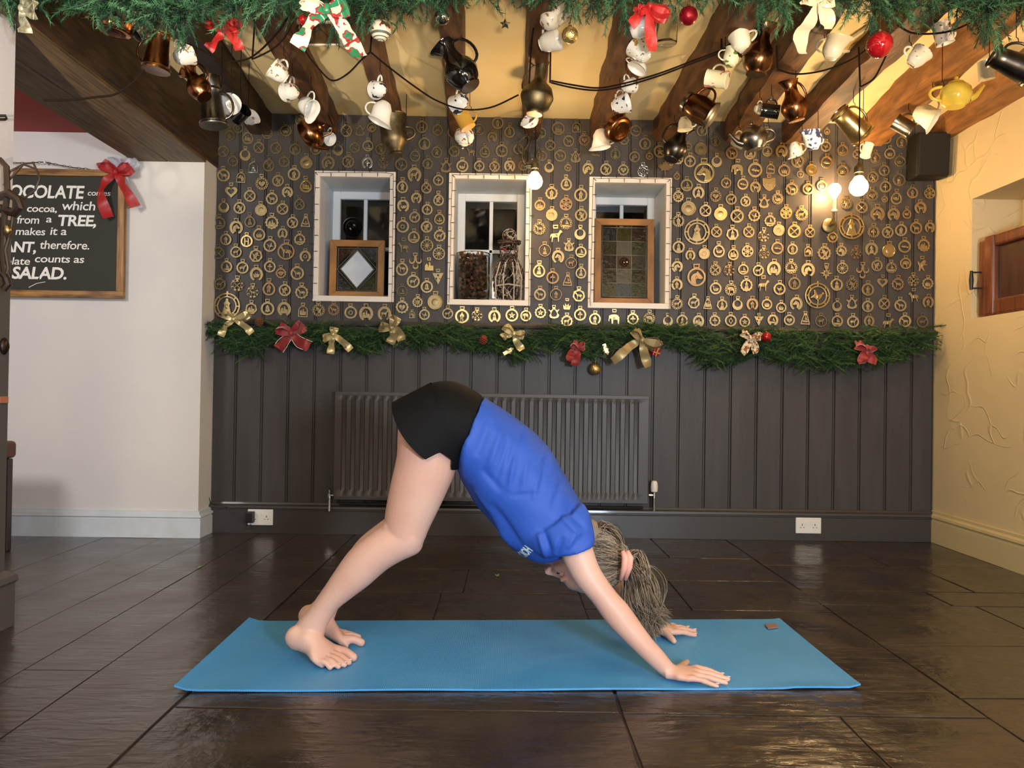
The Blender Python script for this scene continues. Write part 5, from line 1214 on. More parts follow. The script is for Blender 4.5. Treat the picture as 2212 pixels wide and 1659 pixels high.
# glass jar of dried pods
jc = P(1021, 648, D+.13); jc.z = holes[1][2]+.0155; jw = 36/F*(D+.13); jh = P(1021, 548, D+.13).z-jc.z
r = empty('glass_jar', jc); tag(r, 'large glass cylinder jar filled with small brown cones, in the middle window', 'jar')
b = MB(); b.lathe([(.0,.0),(jw*.96,0),(jw,.006),(jw,jh-.012),(jw+.003,jh-.004),(jw+.001,jh),(jw-.004,jh),(jw-.005,jh-.01),(jw-.005,.008),(0,.008)], 32); b.obj('glass', clear_glass, r, auto=0)
b = MB(); R = random.Random(5)
for i in range(330):
    a = R.uniform(0, 2*PI); rr_ = (jw-.018)*math.sqrt(R.uniform(.3, 1)); z = .014+(jh-.02)*R.random()+(.012 if i > 290 else 0)
    M = Matrix.Rotation(R.uniform(0, 3), 3, 'X') @ Matrix.Rotation(R.uniform(0, 3), 3, 'Z'); b.mi = R.randrange(3)
    b.lathe([(0,-.011),(.006,-.008),(.010,-.002),(.0085,.004),(.004,.01),(0,.012)], 7, Matrix.Translation((rr_*math.cos(a), rr_*math.sin(a), z)) @ M.to_4x4())
tag(b.obj('dried_cones', [mat('cone_brown', '5c3d28', .8), mat('cone_tan', '83604a', .8), mat('cone_dark', '35221a', .85)], r, smooth=False), kind='stuff')
# wicker snowman
sc_ = P(1098, 650, D+.12); sc_.z = holes[1][2]+.0155; zt = P(1098, 492, D+.12).z-sc_.z
r = empty('wicker_snowman', sc_); tag(r, 'woven twig snowman with hat standing beside the jar in the middle window', 'ornament')
tw = [mat('white_washed_twig', 'b8aca0', .7), mat('dark_twig', '3a2a22', .8), mat('mid_twig', '6c5648', .8)]
def wick(cz, rx, rz, n, seed, keep=None):
    b = MB(); R = random.Random(seed)
    for i in range(n):
        a0 = R.uniform(0, 2*PI); e0 = R.uniform(-1.2, 1.2); da = R.uniform(-1.4, 1.4); de = R.uniform(-1.2, 1.2); pts = []
        for k in range(6):
            a = a0+da*k/5; e = max(-1.35, min(1.35, e0+de*k/5+R.uniform(-.08, .08))); q = R.uniform(.93, 1.06)
            pts.append((rx*q*math.cos(e)*math.cos(a), rx*.8*q*math.cos(e)*math.sin(a), cz+rz*q*math.sin(e)))
        b.mi = R.choice((0, 1, 1, 2)); b.tube(pts, R.uniform(.0012, .0026), 4, cap=False)
    return b
b1 = wick(zt*.30, .088, zt*.32, 190, 1)
for x in (-.07, -.028, .03, .07): b1.mi = 0; b1.tube([(x, -.05, 0), (x*1.05, -.066, zt*.3), (x*.7, -.05, zt*.52)], .004, 5)
b1.tube([(-.075, -.05, zt*.2), (0, -.075, zt*.22), (.075, -.05, zt*.2)], .004, 5)
o_ = b1.obj('body', tw, r, smooth=False); wick(zt*.68, .053, zt*.16, 130, 2).obj('head', tw, r, smooth=False)
b = wick(zt*.88, .04, zt*.11, 90, 3); 
for i in range(26):
    q = .045+.02*random.random(); b.mi = random.choice((1, 1, 2)); b.tube([(q*1.05*math.cos(a), q*.8*math.sin(a), zt*.80+.01*math.cos(a*2+i)) for a in [2*PI*k/14 for k in range(14)]], .0016, 4, closed=True)
b.obj('hat', tw, r, smooth=False)
b = MB(); b.lathe([(.008, 0), (.006, .02), (0, .045)], 10, Matrix.Translation((-.02, -.04, zt*.68)) @ Matrix.Rotation(math.radians(80), 4, 'X') @ Matrix.Rotation(-.5, 4, 'Y')); b.obj('nose', mat('red_nose', 'a8322a', .6), r)
# ------------------------------------------------------------------ fairy-light strings round the window trims
def fairy(wi, label):
    X0, X1, Z0, Z1 = wins[wi]; y = D-.020; R = random.Random(wi); path = []
    def seg(a, c, n):
        for k in range(n):
            t = k/n; path.append(Vector((a[0]+(c[0]-a[0])*t+R.uniform(-.002, .002), y, a[1]+(c[1]-a[1])*t+R.uniform(-.002, .002))))
    if wi == 0: seg((X0+.004, Z0+.01), (X0+.006, Z1-.012), 16); seg((X0+.006, Z1-.012), (X1-.01, Z1-.008), 10); seg((X1-.01, Z1-.012), (X1-.008, Z0+.01), 16)
    else: seg((X0+.012, Z0+.01), (X0+.02, Z1-.012), 16); seg((X0+.02, Z1-.012), (X1-.01, Z1-.008), 10); seg((X1-.01, Z1-.012), (X1-.008, Z0+.01), 16)
    path.append(Vector((X1-.008, y, ZR+.02)))
    r = empty('fairy_lights', path[0]); tag(r, label, 'string lights')
    rel(r, 'wire', MB().tube(path, .0013, 5), black_plastic)
    for i in range(1, len(path)-1):
        if i % 2 and i % 4 != 3 and R.random() < .2: continue
        p = path[i]; t = (path[i+1]-path[i-1]).normalized(); nn = Vector((-t.z, 0, t.x))*(1 if i % 2 else -1)
        bb2 = MB().tube([p, p+nn*.012+Vector((0, -.001, 0)), p+nn*.024+Vector((0, -.002, 0))], [.0014, .002, .0012], 5); rel(r, 'bulb', bb2, black_plastic)
fairy(0, 'unlit black string of tiny lights tacked round the left window trim')
fairy(1, 'unlit black string of tiny lights tacked round the middle window trim')
fairy(2, 'unlit black string of tiny lights tacked round the right window trim')
# ------------------------------------------------------------------ left edge: harness on the pillar, stool behind
r = empty('horse_harness', P(20, 500, 2.45)); tag(r, 'dark leather horse harness hanging on the pillar at the left edge', 'harness')
A = lambda x, y, d=2.45: P(x, y, d)
def hstrap(name, pts, rad, m=leather): rel(r, name, MB().tube([A(*p) for p in pts], rad, 8), m)
hstrap('hame', [(0,345,2.46),(14,360,2.44),(16,420,2.44),(8,480,2.45),(6,560,2.45),(14,620,2.45)], .009)
hstrap('strap_loop', [(10,395),(22,370),(50,355),(78,365),(86,385),(76,410),(48,432)], .0035)
hstrap('strap', [(8,400),(30,378),(52,353),(72,352),(82,375)], .0035)
hstrap('collar_pad', [(0,425,2.46),(20,418,2.43),(40,432,2.43),(44,448,2.43),(34,460,2.44),(12,455,2.45),(0,450,2.46)], .014)
hstrap('trace', [(30,455),(24,500),(12,540),(18,580),(10,610)], .006)
hstrap('trace', [(4,470),(12,520),(6,560),(22,600)], .005)
hstrap('blinker', [(6,590),(14,600),(18,614),(8,624)], .012)
bz = MB().sphere(A(16, 497, 2.42), (.012, .012, .017)); rel(r, 'brass_stud', bz, brass_bright)
b = MB().tube([P(-4,250,2.45), P(12,250,2.46), P(14,256,2.46), P(10,258,2.46), P(-4,258,2.47)], .0045, 6); tag(b.obj('coat_hook', iron), 'black iron coat hook high on the white pillar at the left edge', 'hook')
st = P(38, 1000, 3.75); r = empty('bar_stool', (st.x-.03, 3.55, 0)); tag(r, 'brown padded stool with wooden legs half hidden behind the pillar', 'stool')
ztop = P(30, 964, 3.4).z; zsb = P(30, 1005, 3.4).z
link('seat', bevelled(MB().box((-.3, -.15, zsb), (.03, .2, ztop)).mesh('seat', mat('stool_brown_vinyl', '5a3424', .5), smooth=False), .02, 3), r)
for lx, ly in ((.012, -.12), (.012, .15), (-.27, -.12), (-.27, .15)):
    link('leg', bevelled(MB().box((lx-.018, ly-.018, 0), (lx+.018, ly+.018, zsb)).mesh('leg', mat('stool_dark_wood', '2c1a10', .4) if 'stool_dark_wood' not in MATS else MATS['stool_dark_wood'], smooth=False), .004, 1), r)
b = MB().tube([(pl-.005, 2.4, P(24,748,2.4).z), (pl+.004, 2.5, P(24,748,2.4).z)], .02, 10)
b = MB().sphere((pl+.004, 2.52, P(24,748,2.52).z), (.012, .02, .028)); tag(b.obj('door_knob', mat('dark_knob', '1e1210', .3)), 'dark round wooden knob on the side of the grey pillar', 'knob')
b = MB().box((pl-.001, 2.50, P(24,871,2.5).z), (pl+.008, 2.54, P(24,857,2.5).z)); tag(b.obj('copper_plate', mat('peach_plate', 'b07058', .4), smooth=False), 'small copper-coloured plate on the side of the grey pillar', 'plate')
# scraps of pine on the floor
for (x, y_, lb) in ((429,1226,'pale green leaf scrap on the dark floor left of the mat'), (1074,1245,'tiny pine sprig lying on the floor behind the mat'),):
    c = PF(x, y_, .004); b = MB(); R = random.Random(x)
    b.tube([(0,0,0), (.004,.03,.002)], .0015, 4)
    for i in range(10): b.tube([(0, i*.003, 0), (R.choice((-1, 1))*.009, i*.003+.008, .003)], .001, 3)
    o_ = b.obj('pine_scrap', mat('leaf_scrap', '8fae6a', .6) if 'leaf_scrap' not in MATS else MATS['leaf_scrap']); o_.location = c; tag(o_, lb, 'leaf')
# ------------------------------------------------------------------ vessels hung from the beams
def shell(prof, t=.03):
    """outer profile (r,z) bottom->top, gives a hollow vessel: outer then inner wall"""
    inn = [(max(r-t, .001), z) for r, z in prof if z > prof[0][1]+t*1.2][::-1]
    return [(0, prof[0][1])]+prof+inn+[(0, prof[0][1]+t*1.3)]
def handle_pts(x0, z0, x1, z1, out, n=9):
    p0, p3 = Vector((x0, 0, z0)), Vector((x1, 0, z1)); p1 = p0+Vector((out, 0, .05)); p2 = p3+Vector((out, 0, -.02))
    return [p0*(1-t)**3+p1*3*t*(1-t)**2+p2*3*t*t*(1-t)+p3*t**3 for t in [k/n for k in range(n+1)]]
# each kind in unit size: about 1 wide (radius .5), returns list of (part, MB)
def k_cup(h=.85, flare=.12, hs=1, hr=.055):
    prof = [(.22,0),(.26,.02),(.25,.06),(.34,.14),(.43,.35),(.46,.6),(.46+flare*.5,h*.93),(.46+flare*.6,h)]
    b = MB().lathe(shell(prof, .03), 26, cap=False)
    hb_ = MB().tube([p*1 for p in handle_pts(hs*.44, .2*h+.05, hs*.47, .8*h, hs*.42)], hr, 8)
    return [('body', b), ('handle', hb_)]
def k_mug(h=1.05, w=.42, hs=1, top=None, base=True):
    top = top or w
    prof = [(w*1.02,0),(w*1.04,.03),(w,.07)]+[(w+(top-w)*t, .07+(h-.07)*t) for t in (.3,.6,.9)]+[(top+.02, h)]
    b = MB().lathe(shell(prof, .03), 26, cap=False); hb_ = MB().tube(handle_pts(hs*w*.95, .18*h, hs*top*.95, .82*h, hs*.42), .05, 8)
    return [('body', b), ('handle', hb_)]
def k_tankard(hs=1, h=1.5):
    prof = [(.52,0),(.54,.04),(.50,.10),(.52,.14),(.49,.2),(.44,.6),(.39,1.05),(.36,1.32),(.40,1.38),(.41,h)]
    b = MB().lathe(shell(prof, .025), 28, cap=False); rims = MB().lathe([(.50,.10),(.545,.13),(.50,.17)], 28); rim2 = MB().lathe([(.39,1.36),(.43,1.39),(.41,1.45)], 28)
    return [('body', b), ('rim', rims), ('rim', rim2), ('handle', MB().tube(handle_pts(hs*.46, .25, hs*.38, 1.25, hs*.5), .05, 8))]
def k_jug(hs=1, neck=.24, h=1.55, spout=True, belly=.5, foot=.3):
    prof = [(foot,0),(foot+.02,.04),(foot-.02,.08),(belly*.8,.22),(belly,.48),(belly*.92,.7),(belly*.6,.95),(neck,1.12),(neck*.95,1.28),(neck*1.25,h-.06),(neck*1.4,h)]
    def wob(a, z): return 1+(.5*max(0, math.cos(a-(PI if hs > 0 else 0)))**6*max(0, (z-1.2)/.35) if spout else 0)
    b = MB().lathe(shell(prof, .025), 30, cap=False, wob=wob)
    return [('body', b), ('handle', MB().tube(handle_pts(hs*belly*.9, .55, hs*neck*1.2, h-.08, hs*.42), .045, 8))]
def k_creamer(hs=1):
    prof = [(.24,0),(.27,.03),(.3,.08),(.42,.25),(.46,.48),(.42,.72),(.4,.86),(.45,1.0)]
    def wob(a, z): return 1+.75*max(0, math.cos(a-(PI if hs > 0 else 0)))**5*max(0, (z-.5)/.5)
    return [('body', MB().lathe(shell(prof, .025), 28, cap=False, wob=wob)), ('handle', MB().tube(handle_pts(hs*.42, .25, hs*.42, .85, hs*.45), .045, 8))]
def k_teapot(hs=1, tall=0):
    prof = [(.28,0),(.3,.04),(.42,.15),(.5,.4+tall),(.45,.62+tall),(.3,.76+tall),(.2,.79+tall)]
    lid = MB().lathe([(.26,.76+tall),(.24,.82+tall),(.12,.88+tall),(.05,.9+tall),(.07,.95+tall),(.06,1.0+tall),(0,1.02+tall)], 24, cap=False)
    sp = MB().tube([(-hs*.42,0,.28),(-hs*.6,0,.36),(-hs*.72,0,.52),(-hs*.84,0,.72)], [.13,.1,.075,.055], 10)
    return [('body', MB().lathe([(0,0)]+prof+[(0,.79+tall)], 28, cap=False)), ('lid', lid), ('spout', sp), ('handle', MB().tube(handle_pts(hs*.42, .22, hs*.42, .68+tall, hs*.5), .05, 8))]
def k_kettle(hs=1):
    prof = [(.34,0),(.42,.05),(.5,.25),(.48,.42),(.34,.58),(.2,.64)]
    return [('body', MB().lathe([(0,0)]+prof+[(0,.64)], 30, cap=False)), ('lid', MB().lathe([(.2,.62),(.19,.70),(.06,.75),(.06,.82),(0,.85)], 20, cap=False)),
            ('spout', MB().tube([(-hs*.44,0,.2),(-hs*.6,0,.34),(-hs*.78,0,.56)], [.10,.07,.05], 10)), ('handle', MB().tube([(.3,0,.55),(.36,0,.85),(.18,0,1.08),(-.18,0,1.08),(-.36,0,.85),(-.3,0,.55)], .035, 8))]
def k_pan(hs=1):
    return [('body', MB().lathe(shell([(.40,0),(.45,.03),(.48,.12),(.5,.26)], .02), 30, cap=False).lathe([(.30,-.008),(.31,-.014),(.32,-.008)], 28).lathe([(.18,-.008),(.19,-.014),(.2,-.008)], 24)), ('handle', MB().tube([(hs*.49,0,.22),(hs*.6,0,.27),(hs*.75,0,.28),(hs*.85,0,.26)], [.035,.03,.035,.03], 8))]
def k_bowl(hs=1): 
    return [('body', MB().lathe(shell([(.2,0),(.22,.03),(.36,.12),(.46,.26),(.5,.4)], .025), 28, cap=False)), ('handle', MB().tube(handle_pts(hs*.4, .12, hs*.48, .36, hs*.3), .03, 7))]
def k_vase(hs=1):
    prof = [(.24,0),(.26,.05),(.24,.1),(.4,.22),(.5,.5),(.5,.56),(.42,.8),(.22,.98),(.17,1.1),(.19,1.5),(.21,1.62)]
    return [('body', MB().lathe(shell(prof, .02), 30, cap=False)), ('handle', MB().tube(handle_pts(hs*.44, .7, hs*.2, 1.45, hs*.16), .03, 7))]
def k_urn(hs=1):
    prof = [(.22,0),(.26,.05),(.2,.12),(.25,.2),(.42,.42),(.46,.62),(.44,.8),(.46,1.0),(.48,1.35),(.5,1.4)]
    return [('body', MB().lathe(shell(prof, .025), 30, cap=False)), ('rim', MB().tube([(.49*math.cos(a), .49*math.sin(a), 1.39) for a in [2*PI*k/26 for k in range(26)]], .025, 6, closed=True)), ('handle', MB().tube(handle_pts(hs*.44, .5, hs*.46, .95, hs*.4), .045, 8))]
def k_jar(hs=1):
    return [('body', MB().lathe(shell([(.42,0),(.47,.04),(.48,.1),(.48,1.1),(.44,1.25),(.36,1.35),(.36,1.5)], .02), 30, cap=False)), ('lid', MB().lathe([(.38,1.42),(.38,1.56),(.2,1.6),(0,1.6)], 24))]
def k_saucer(hs=1):
    return [('body', MB().lathe(shell([(.22,0),(.24,.02),(.24,.05),(.5,.13),(.55,.17)], .02), 28, cap=False)), ('cup', MB().lathe(shell([(.14,-.34+.34),(.2,.06),(.3,.2),(.35,.4)], .02), 24, cap=False))]
def k_facet(hs=1):
    return [('body', MB().lathe(shell([(.46,0),(.48,.05),(.46,.1),(.5,.5),(.42,.85),(.34,1.0)], .02), 8, cap=False)), ('rim', MB().lathe([(.34,.98),(.38,1.0),(.36,1.12),(.33,1.1)], 8).lathe([(.47,-.02),(.53,.02),(.47,.08)], 8)), ('handle', MB().tube(handle_pts(hs*.44, .25, hs*.36, .9, hs*.5), .04, 8))]
BW_ = [(b_[1], b_[2], q_[2]) for b_, q_ in zip(beams, BL)]
hook_m = mat('hook_iron', '2a2018', .45, .7)
NAMES = dict(k_cup='teacup', k_mug='mug', k_tankard='tankard', k_jug='jug', k_creamer='cream_jug', k_teapot='teapot', k_kettle='kettle', k_pan='frying_pan', k_bowl='bowl', k_vase='vase', k_urn='urn', k_jar='glass_jar', k_saucer='cup_and_saucer', k_facet='tankard')
CATS = dict(k_cup='cup', k_mug='mug', k_tankard='tankard', k_jug='jug', k_creamer='jug', k_teapot='teapot', k_kettle='kettle', k_pan='pan', k_bowl='bowl', k_vase='vase', k_urn='urn', k_jar='jar', k_saucer='cup', k_facet='tankard')
def hang(fn, px, py, w, ang, yaw, m, label, d=None, part_m=None, roll=0, kw=None, hook=True):
    """px,py centre; w = width in pixels of the vessel; ang: where the mouth points in the picture (0 up, 90 right, -90 left); yaw turns the mouth to us"""
    if d is None: d = min(4.12, max(2.85, 1.29*F/(846-py)))
    hs = 1 if math.sin(math.radians(ang)) < 0 else -1
    if abs(ang) in (0, 180): hs = 1
    s = w/F*d; parts = fn(hs=hs, **(kw or {}))
    zs = [v[2] for v in parts[0][1].v]; zc = (min(zs)+max(zs))/2
    R_ = Matrix.Rotation(math.radians(yaw), 3, 'Z') @ Matrix.Rotation(math.radians(ang), 3, 'Y') @ Matrix.Rotation(math.radians(roll), 3, 'Z')
    c = P(px, py, d)
    r = empty(NAMES[fn.__name__], c); tag(r, label, CATS[fn.__name__], 'vessels hung from the beams')
    top = None
    for nm, b in parts:
        b.v = [tuple((R_ @ (Vector(v)-Vector((0, 0, zc))))*s) for v in b.v]
        mm = m
        if part_m and nm in part_m: mm = part_m[nm]
        o = b.obj(nm, mm, r, auto=50)
        t = max(b.v, key=lambda v: v[2])
        if nm == 'handle' or top is None: top = (t if nm == 'handle' else (top or t))
    if hook:
        t = Vector(top); W_ = c+t; under = any(abs((a_+d_*(D-W_.y)).x-W_.x) < w_/2+.01 for a_, d_, w_ in BW_) or W_.x < XL+.02; L = max(.015, (BZ if under else ZC)-(c.z+t.z)+.004); q = [t+Vector((.0, 0, -.006)), t+Vector((.008, 0, -.001)), t+Vector((.007, 0, .010)), t+Vector((0, 0, .014)), t+Vector((0, 0, L))]
        MB().tube(q, .0016, 6).obj('hook', hook_m, r)
    return r
HG = [
 (k_pan,245,60,84,8,0,copper,'shallow copper pan hanging leftmost under the garland',2.72),
 (k_mug,307,64,38,-140,40,silver,'small polished steel mug between the copper pan and hammered tankard',2.8),
 (k_tankard,342,112,56,6,0,copper_dark,'hammered brass tankard widening to a ringed base, at the left',2.80),
 (k_cup,396,121,44,62,35,china_gold,'white teacup with gold sprigs hanging beside the hammered tankard',2.92),
 (k_jug,424,180,52,-35,-20,copper,'round copper jug hanging below the gold-sprigged teacup',3.05),
 (k_tankard,458,220,56,-6,0,pewter,'tall tapered pewter coffee pot hanging against the wide boxed beam',3.25),
 (k_saucer,497,226,44,-55,-62,china,'white cup and saucer turned base outward, right of the pewter pot',3.3),
 (k_mug,520,248,34,70,-40,black_glaze,'small dark mug beside the cup and saucer',3.4),
 (k_cup,541,257,30,70,-25,china_gold,'small white cup just above the brasses, right of the dark mug',3.6),
 (k_cup,603,158,44,-62,38,china_gold,'white teacup tipped left showing its inside, topmost of three',None),
 (k_cup,629,198,40,-80,-42,china_rose,'white teacup with red rose, middle of three hanging cups',None),
 (k_creamer,664,229,42,118,-38,china,'plain white cream jug, lowest of three hanging white cups',None),
 (k_kettle,674,286,66,62,-10,copper,'squat shiny copper kettle hanging just above the left window',4.0),
 (k_cup,707,297,28,120,-40,china,'tiny white cup tucked behind the copper kettle',4.1),
 (k_cup,819,193,38,-80,-50,china_dark,'dark-patterned teacup hanging above the white gravy jug',None),
 (k_creamer,824,242,46,205,10,china,'plain white gravy jug hanging mouth down by the bronze urn',None),
 (k_urn,851,293,62,-8,0,brass_dark,'dark bronze urn with open mouth hanging above the left window corner',3.95),
 (k_jug,988,142,74,-32,-15,black_glaze,'large glossy black glazed jug with curved spout, upper middle',3.05),
 (k_cup,994,220,40,-100,-48,china_dark,'white cup with dark leaves directly under the black jug',3.4),
 (k_mug,1002,258,40,-28,0,amber_glaze,'square amber-coloured mug under the dark-leaf cup',3.7),
 (k_teapot,1003,294,44,200,-65,china_rose,'white teapot hanging base outward below the amber mug',3.9),
 (k_cup,1192,38,58,40,20,china_gold,'large white cup with gold flowers, topmost of the middle beam',2.85),
 (k_cup,1186,90,50,78,-25,china,'pale blue-white cup lying sideways above the brass vase',2.95),
 (k_vase,1163,190,72,8,0,brass_dark,'round-bellied brass vase with narrow neck in the middle',3.3),
 (k_bowl,1149,262,48,-58,42,china_rose,'white bowl tipped open towards the room under the brass vase',3.7),
 (k_jug,1150,325,46,4,0,clear_glass,'clear glass jug hanging behind the middle light bulb',4.0),
 (k_creamer,1384,60,46,70,-20,china,'white jug half hidden behind the red organza bow',2.85),
 (k_jar,1440,58,50,2,0,clear_glass,'large clear glass jar hanging beside the red organza bow',2.75),
 (k_cup,1385,112,48,-40,-35,china_gold,'white gold-sprigged cup hanging below the red bow tail',2.95),
 (k_bowl,1380,142,46,-150,10,china,'pale bowl hanging mouth down beneath the gold-sprigged cup',3.05),
 (k_cup,1357,186,32,70,30,china_rose,'small patterned teacup where the double cord crosses the beam',3.2),
 (k_cup,1340,226,42,82,-28,china_dark,'white cup with black leaf band above the copper frying pan',3.4),
 (k_pan,1337,279,62,-52,-52,copper,'copper frying pan showing its ringed base above the right window',3.8),
 (k_creamer,1299,300,40,170,0,china,'plain white jug hanging behind the copper frying pan',4.0),
 (k_cup,1602,92,46,-20,-40,china,'pale cup half hidden left of the large copper flask',2.95),
 (k_creamer,1580,124,38,10,0,china_green,'small pale jug with green leaves right of the double cord',3.0),
 (k_mug,1549,171,44,-75,-25,china_pink,'cream mug with pink flower hanging above the copper tankard',3.15),
 (k_jug,1641,108,70,8,-20,copper_dark,'large dark copper flask with long neck, left of satin ribbon',2.95),
 (k_facet,1512,236,62,-55,-20,copper_dark,'eight-sided copper tankard with pewter rim over the black teapot',3.4),
 (k_cup,1479,267,32,175,0,cream_china,'small cream cup hanging between copper tankard and black teapot',3.7),
 (k_jug,1463,309,52,22,10,pewter_dark,'dark metal coffee pot hanging right of the third window',3.85),
 (k_mug,1663,240,36,100,-10,black_glaze,'small black mug hanging left of the copper jug with spout',3.45),
 (k_cup,1640,236,24,95,10,cream_china,'tiny cream cup beside the black mug',3.5),
 (k_jug,1713,218,56,-14,20,copper,'copper jug with wide brass spout near the right-hand beams',3.3),
 (k_teapot,1628,300,60,-10,0,pewter,'round pewter teapot hanging in front of the brasses',3.75),
 (k_cup,1592,305,30,100,0,cream_china,'cream cup half hidden behind the pewter teapot',3.95),
 (k_creamer,1800,104,48,15,-20,cream_china,'grey-white moulded jug hanging below the satin ribbon',2.95),
 (k_cup,1981,126,44,42,-10,china_rose,'white teacup with rose sprays near the right-hand corner',2.95),
 (k_mug,2037,72,44,165,10,china_rose,'pale floral mug half under the garland at the right',2.85),
 (k_mug,2130,152,38,-12,30,cream_china,'cream mug hanging beside the large dark pewter tankard',2.95),
 (k_tankard,2186,138,60,-62,-10,pewter_dark,'large ribbed dark pewter tankard at the right edge',2.7),
 (k_teapot,2064,206,66,2,-10,yellow_glaze,'yellow glazed teapot hanging near the cream wall',3.1),
 (k_creamer,1999,248,46,120,-35,cream_china,'pale gravy boat hanging under the yellow teapot',3.4),
 (k_mug,1951,272,40,-55,-15,pewter,'small shiny pewter mug above the wall speaker',3.65),
 (k_tankard,1838,268,52,-52,10,brass_bright,'embossed brass tankard hanging tilted left of the right pendant bulb',3.5),
 (k_mug,1872,325,27,20,20,cream_china,'small cream mug hanging just above the right pendant bulb',3.7),
 (k_creamer,1755,303,40,-8,20,china_blue,'blue and white patterned jug above the wall light',3.75),
 (k_creamer,1719,322,30,160,0,china_rose,'small white and red cup left of the blue and white jug',3.9),
]
for h_ in HG:
    fn, px, py, w, ang, yaw, m, lb, d = h_
    pm = {'rim': brass_bright} if fn in (k_tankard,) and m is copper_dark else ({'rim': pewter} if fn is k_facet else None)
    kw = dict(h=1.9) if fn is k_tankard and m is pewter else None
    hang(fn, px, py, w, ang, yaw, m, lb, d, pm, kw=kw)
# ------------------------------------------------------------------ pendants, wall light
def bulb(root, c, r, up=1, lit=True, power=10):
    M = Matrix.Translation(c)@Matrix.Scale(up, 4, Vector((0, 0, 1)))
    b = MB().lathe([(0,-r*1.0),(r*.5,-r*.87),(r*.87,-r*.5),(r,0),(r*.87,r*.5),(r*.6,r*.85),(r*.42,r*1.15),(r*.36,r*1.35)], 24, M, cap=False); b.obj('glass', bulb_glass, root, auto=0)
    b = MB()
    for k in range(6):
        a = 2*PI*k/6; x, y = math.cos(a)*r*.22, math.sin(a)*r*.22; b.tube([M@Vector((x*.6, y*.6, r*.75)), M@Vector((x, y, -r*.45)), M@Vector((x*1.3, y*1.3, -r*.5)), M@Vector((x*.8, y*.8, r*.7))], r*.045, 5)
    b.obj('filament', filament, root)
    return M
def pendant(px, ptop, py, d, rpx, power, label):
    c = P(px, py, d); r = rpx/F*d; root = empty('pendant_bulb', c); tag(root, label, 'light bulb')
    bulb(root, Vector((0, 0, 0)), r)
    MB().lathe([(r*.42,r*1.15),(r*.42,r*1.5),(r*.5,r*1.55),(r*.5,r*2.1),(r*.4,r*2.3),(r*.15,r*2.6),(.003,r*2.9)], 16).obj('lamp_holder', brass_dark, root)
    top = Vector((0, 0, min(BZ, P(px, ptop, d).z)-c.z)); MB().tube([(0, 0, r*2.7), (0.001, 0, top.z*.5), top], .0026, 6).obj('flex', cord, root)
    point('pendant_lamp', c, power, (1.0, .68, .34), r*.7)
pendant(1155, 236, 392, 3.75, 17.5, 9, 'lit amber globe bulb hanging on a cord in front of middle window')
pendant(1855, 190, 404, 3.45, 20, 17, 'lit amber globe bulb hanging on a cord at the right')
ws = empty('wall_light', P(1790, 488, D-.012)); tag(ws, 'wall light with round backplate, bent arm and one lit bulb', 'wall light')
o = ws.location; y = D-.10
MB().lathe([(.040,0),(.040,.012),(.034,.016),(0,.016)], 26, Matrix.Rotation(PI/2, 4, 'X')).obj('backplate', brass_dark, ws)
pt = [Vector((0, -.01, -.002)), Vector((.002, -.07, -.004)), P(1792, 486, y)-o, P(1801, 472, y)-o, P(1801, 455, y)-o]
MB().tube(pt, .006, 8).obj('arm', brass_dark, ws)
hb_ = P(1802, 458, y)-o; MB().lathe([(.014,-.0),(.017,.004),(.015,.012),(.012,.016),(.012,.07),(.010,.072)], 16, Matrix.Translation(hb_)).obj('lamp_holder', cream_china, ws)
bc = P(1803, 409, y)-o; bulb(ws, bc, .034, up=-1); point('wall_light_lamp', o+bc, 9, (1.0, .66, .3), .03)
# ------------------------------------------------------------------ drooping cords between the beams
def cable(name, pts, d, label, r=.0035, twist=False):
    q = [P(x, y_, d if not callable(d) else d(i/(len(pts)-1))) for i, (x, y_) in enumerate(pts)]; s = [q[0]]
    for i in range(len(q)-1):
        a, c = q[i], q[i+1]; pa = q[max(i-1, 0)]; pc = q[min(i+2, len(q)-1)]
        for k in range(1, 9):
            t = k/8; s.append(.5*((2*a)+(c-pa)*t+(2*pa-5*a+4*c-pc)*t*t+(3*a-pa-3*c+pc)*t**3))
    for e_, at in ((s[-1], len(s)), (s[0], 0)):
        if 0 < BZ-e_.z < .2: s.insert(at, Vector((e_.x+.002, e_.y+.02, BZ+.004)))
    tag(MB().tube(s, r, 6).obj(name, cord), label, 'cord', 'electric cords looped between the beams')
cable('electric_cord', [(385,85),(430,105),(480,130),(540,125),(600,70),(628,25)], 2.85, 'brown cord looping left of the red organza bow')
cable('electric_cord', [(545,128),(590,105),(622,70),(640,20)], 2.83, 'brown cord rising from under the wall beam towards the ribbon')
cable('electric_cord', [(640,60),(660,110),(690,150),(718,174),(750,160),(780,130),(800,112)], 2.95, 'brown cord hanging in a V between second and third beams')
cable('electric_cord', [(800,112),(840,145),(900,190),(945,218),(1000,236),(1060,232),(1120,205)], 3.0, 'long brown cord running from the V loop past the black jug')
cable('electric_cord', [(1165,0),(1150,80),(1143,180)], 2.95, 'brown cord dropping beside the middle beam to the brass vase')
cable('electric_cord', [(1188,178),(1240,190),(1290,195),(1340,188),(1420,165),(1500,135),(1560,113)], 3.05, 'upper strand of double twisted cord right of the brass vase')
cable('electric_cord', [(1188,174),(1240,184),(1290,190),(1340,182),(1420,160),(1500,130),(1560,108)], 3.08, 'lower strand of double twisted cord right of the brass vase')
cable('electric_cord', [(1560,110),(1610,60),(1632,0)], 3.0, 'brown cord passing behind the dark copper flask')
cable('electric_cord', [(1680,150),(1720,160),(1780,152),(1840,128),(1880,100),(1930,62),(1990,20)], 3.05, 'brown cord looping behind the right red bauble')
cable('electric_cord', [(1858,188),(1885,172),(1902,145),(1925,95),(1937,62)], 3.05, 'short brown cord feeding the right pendant bulb')
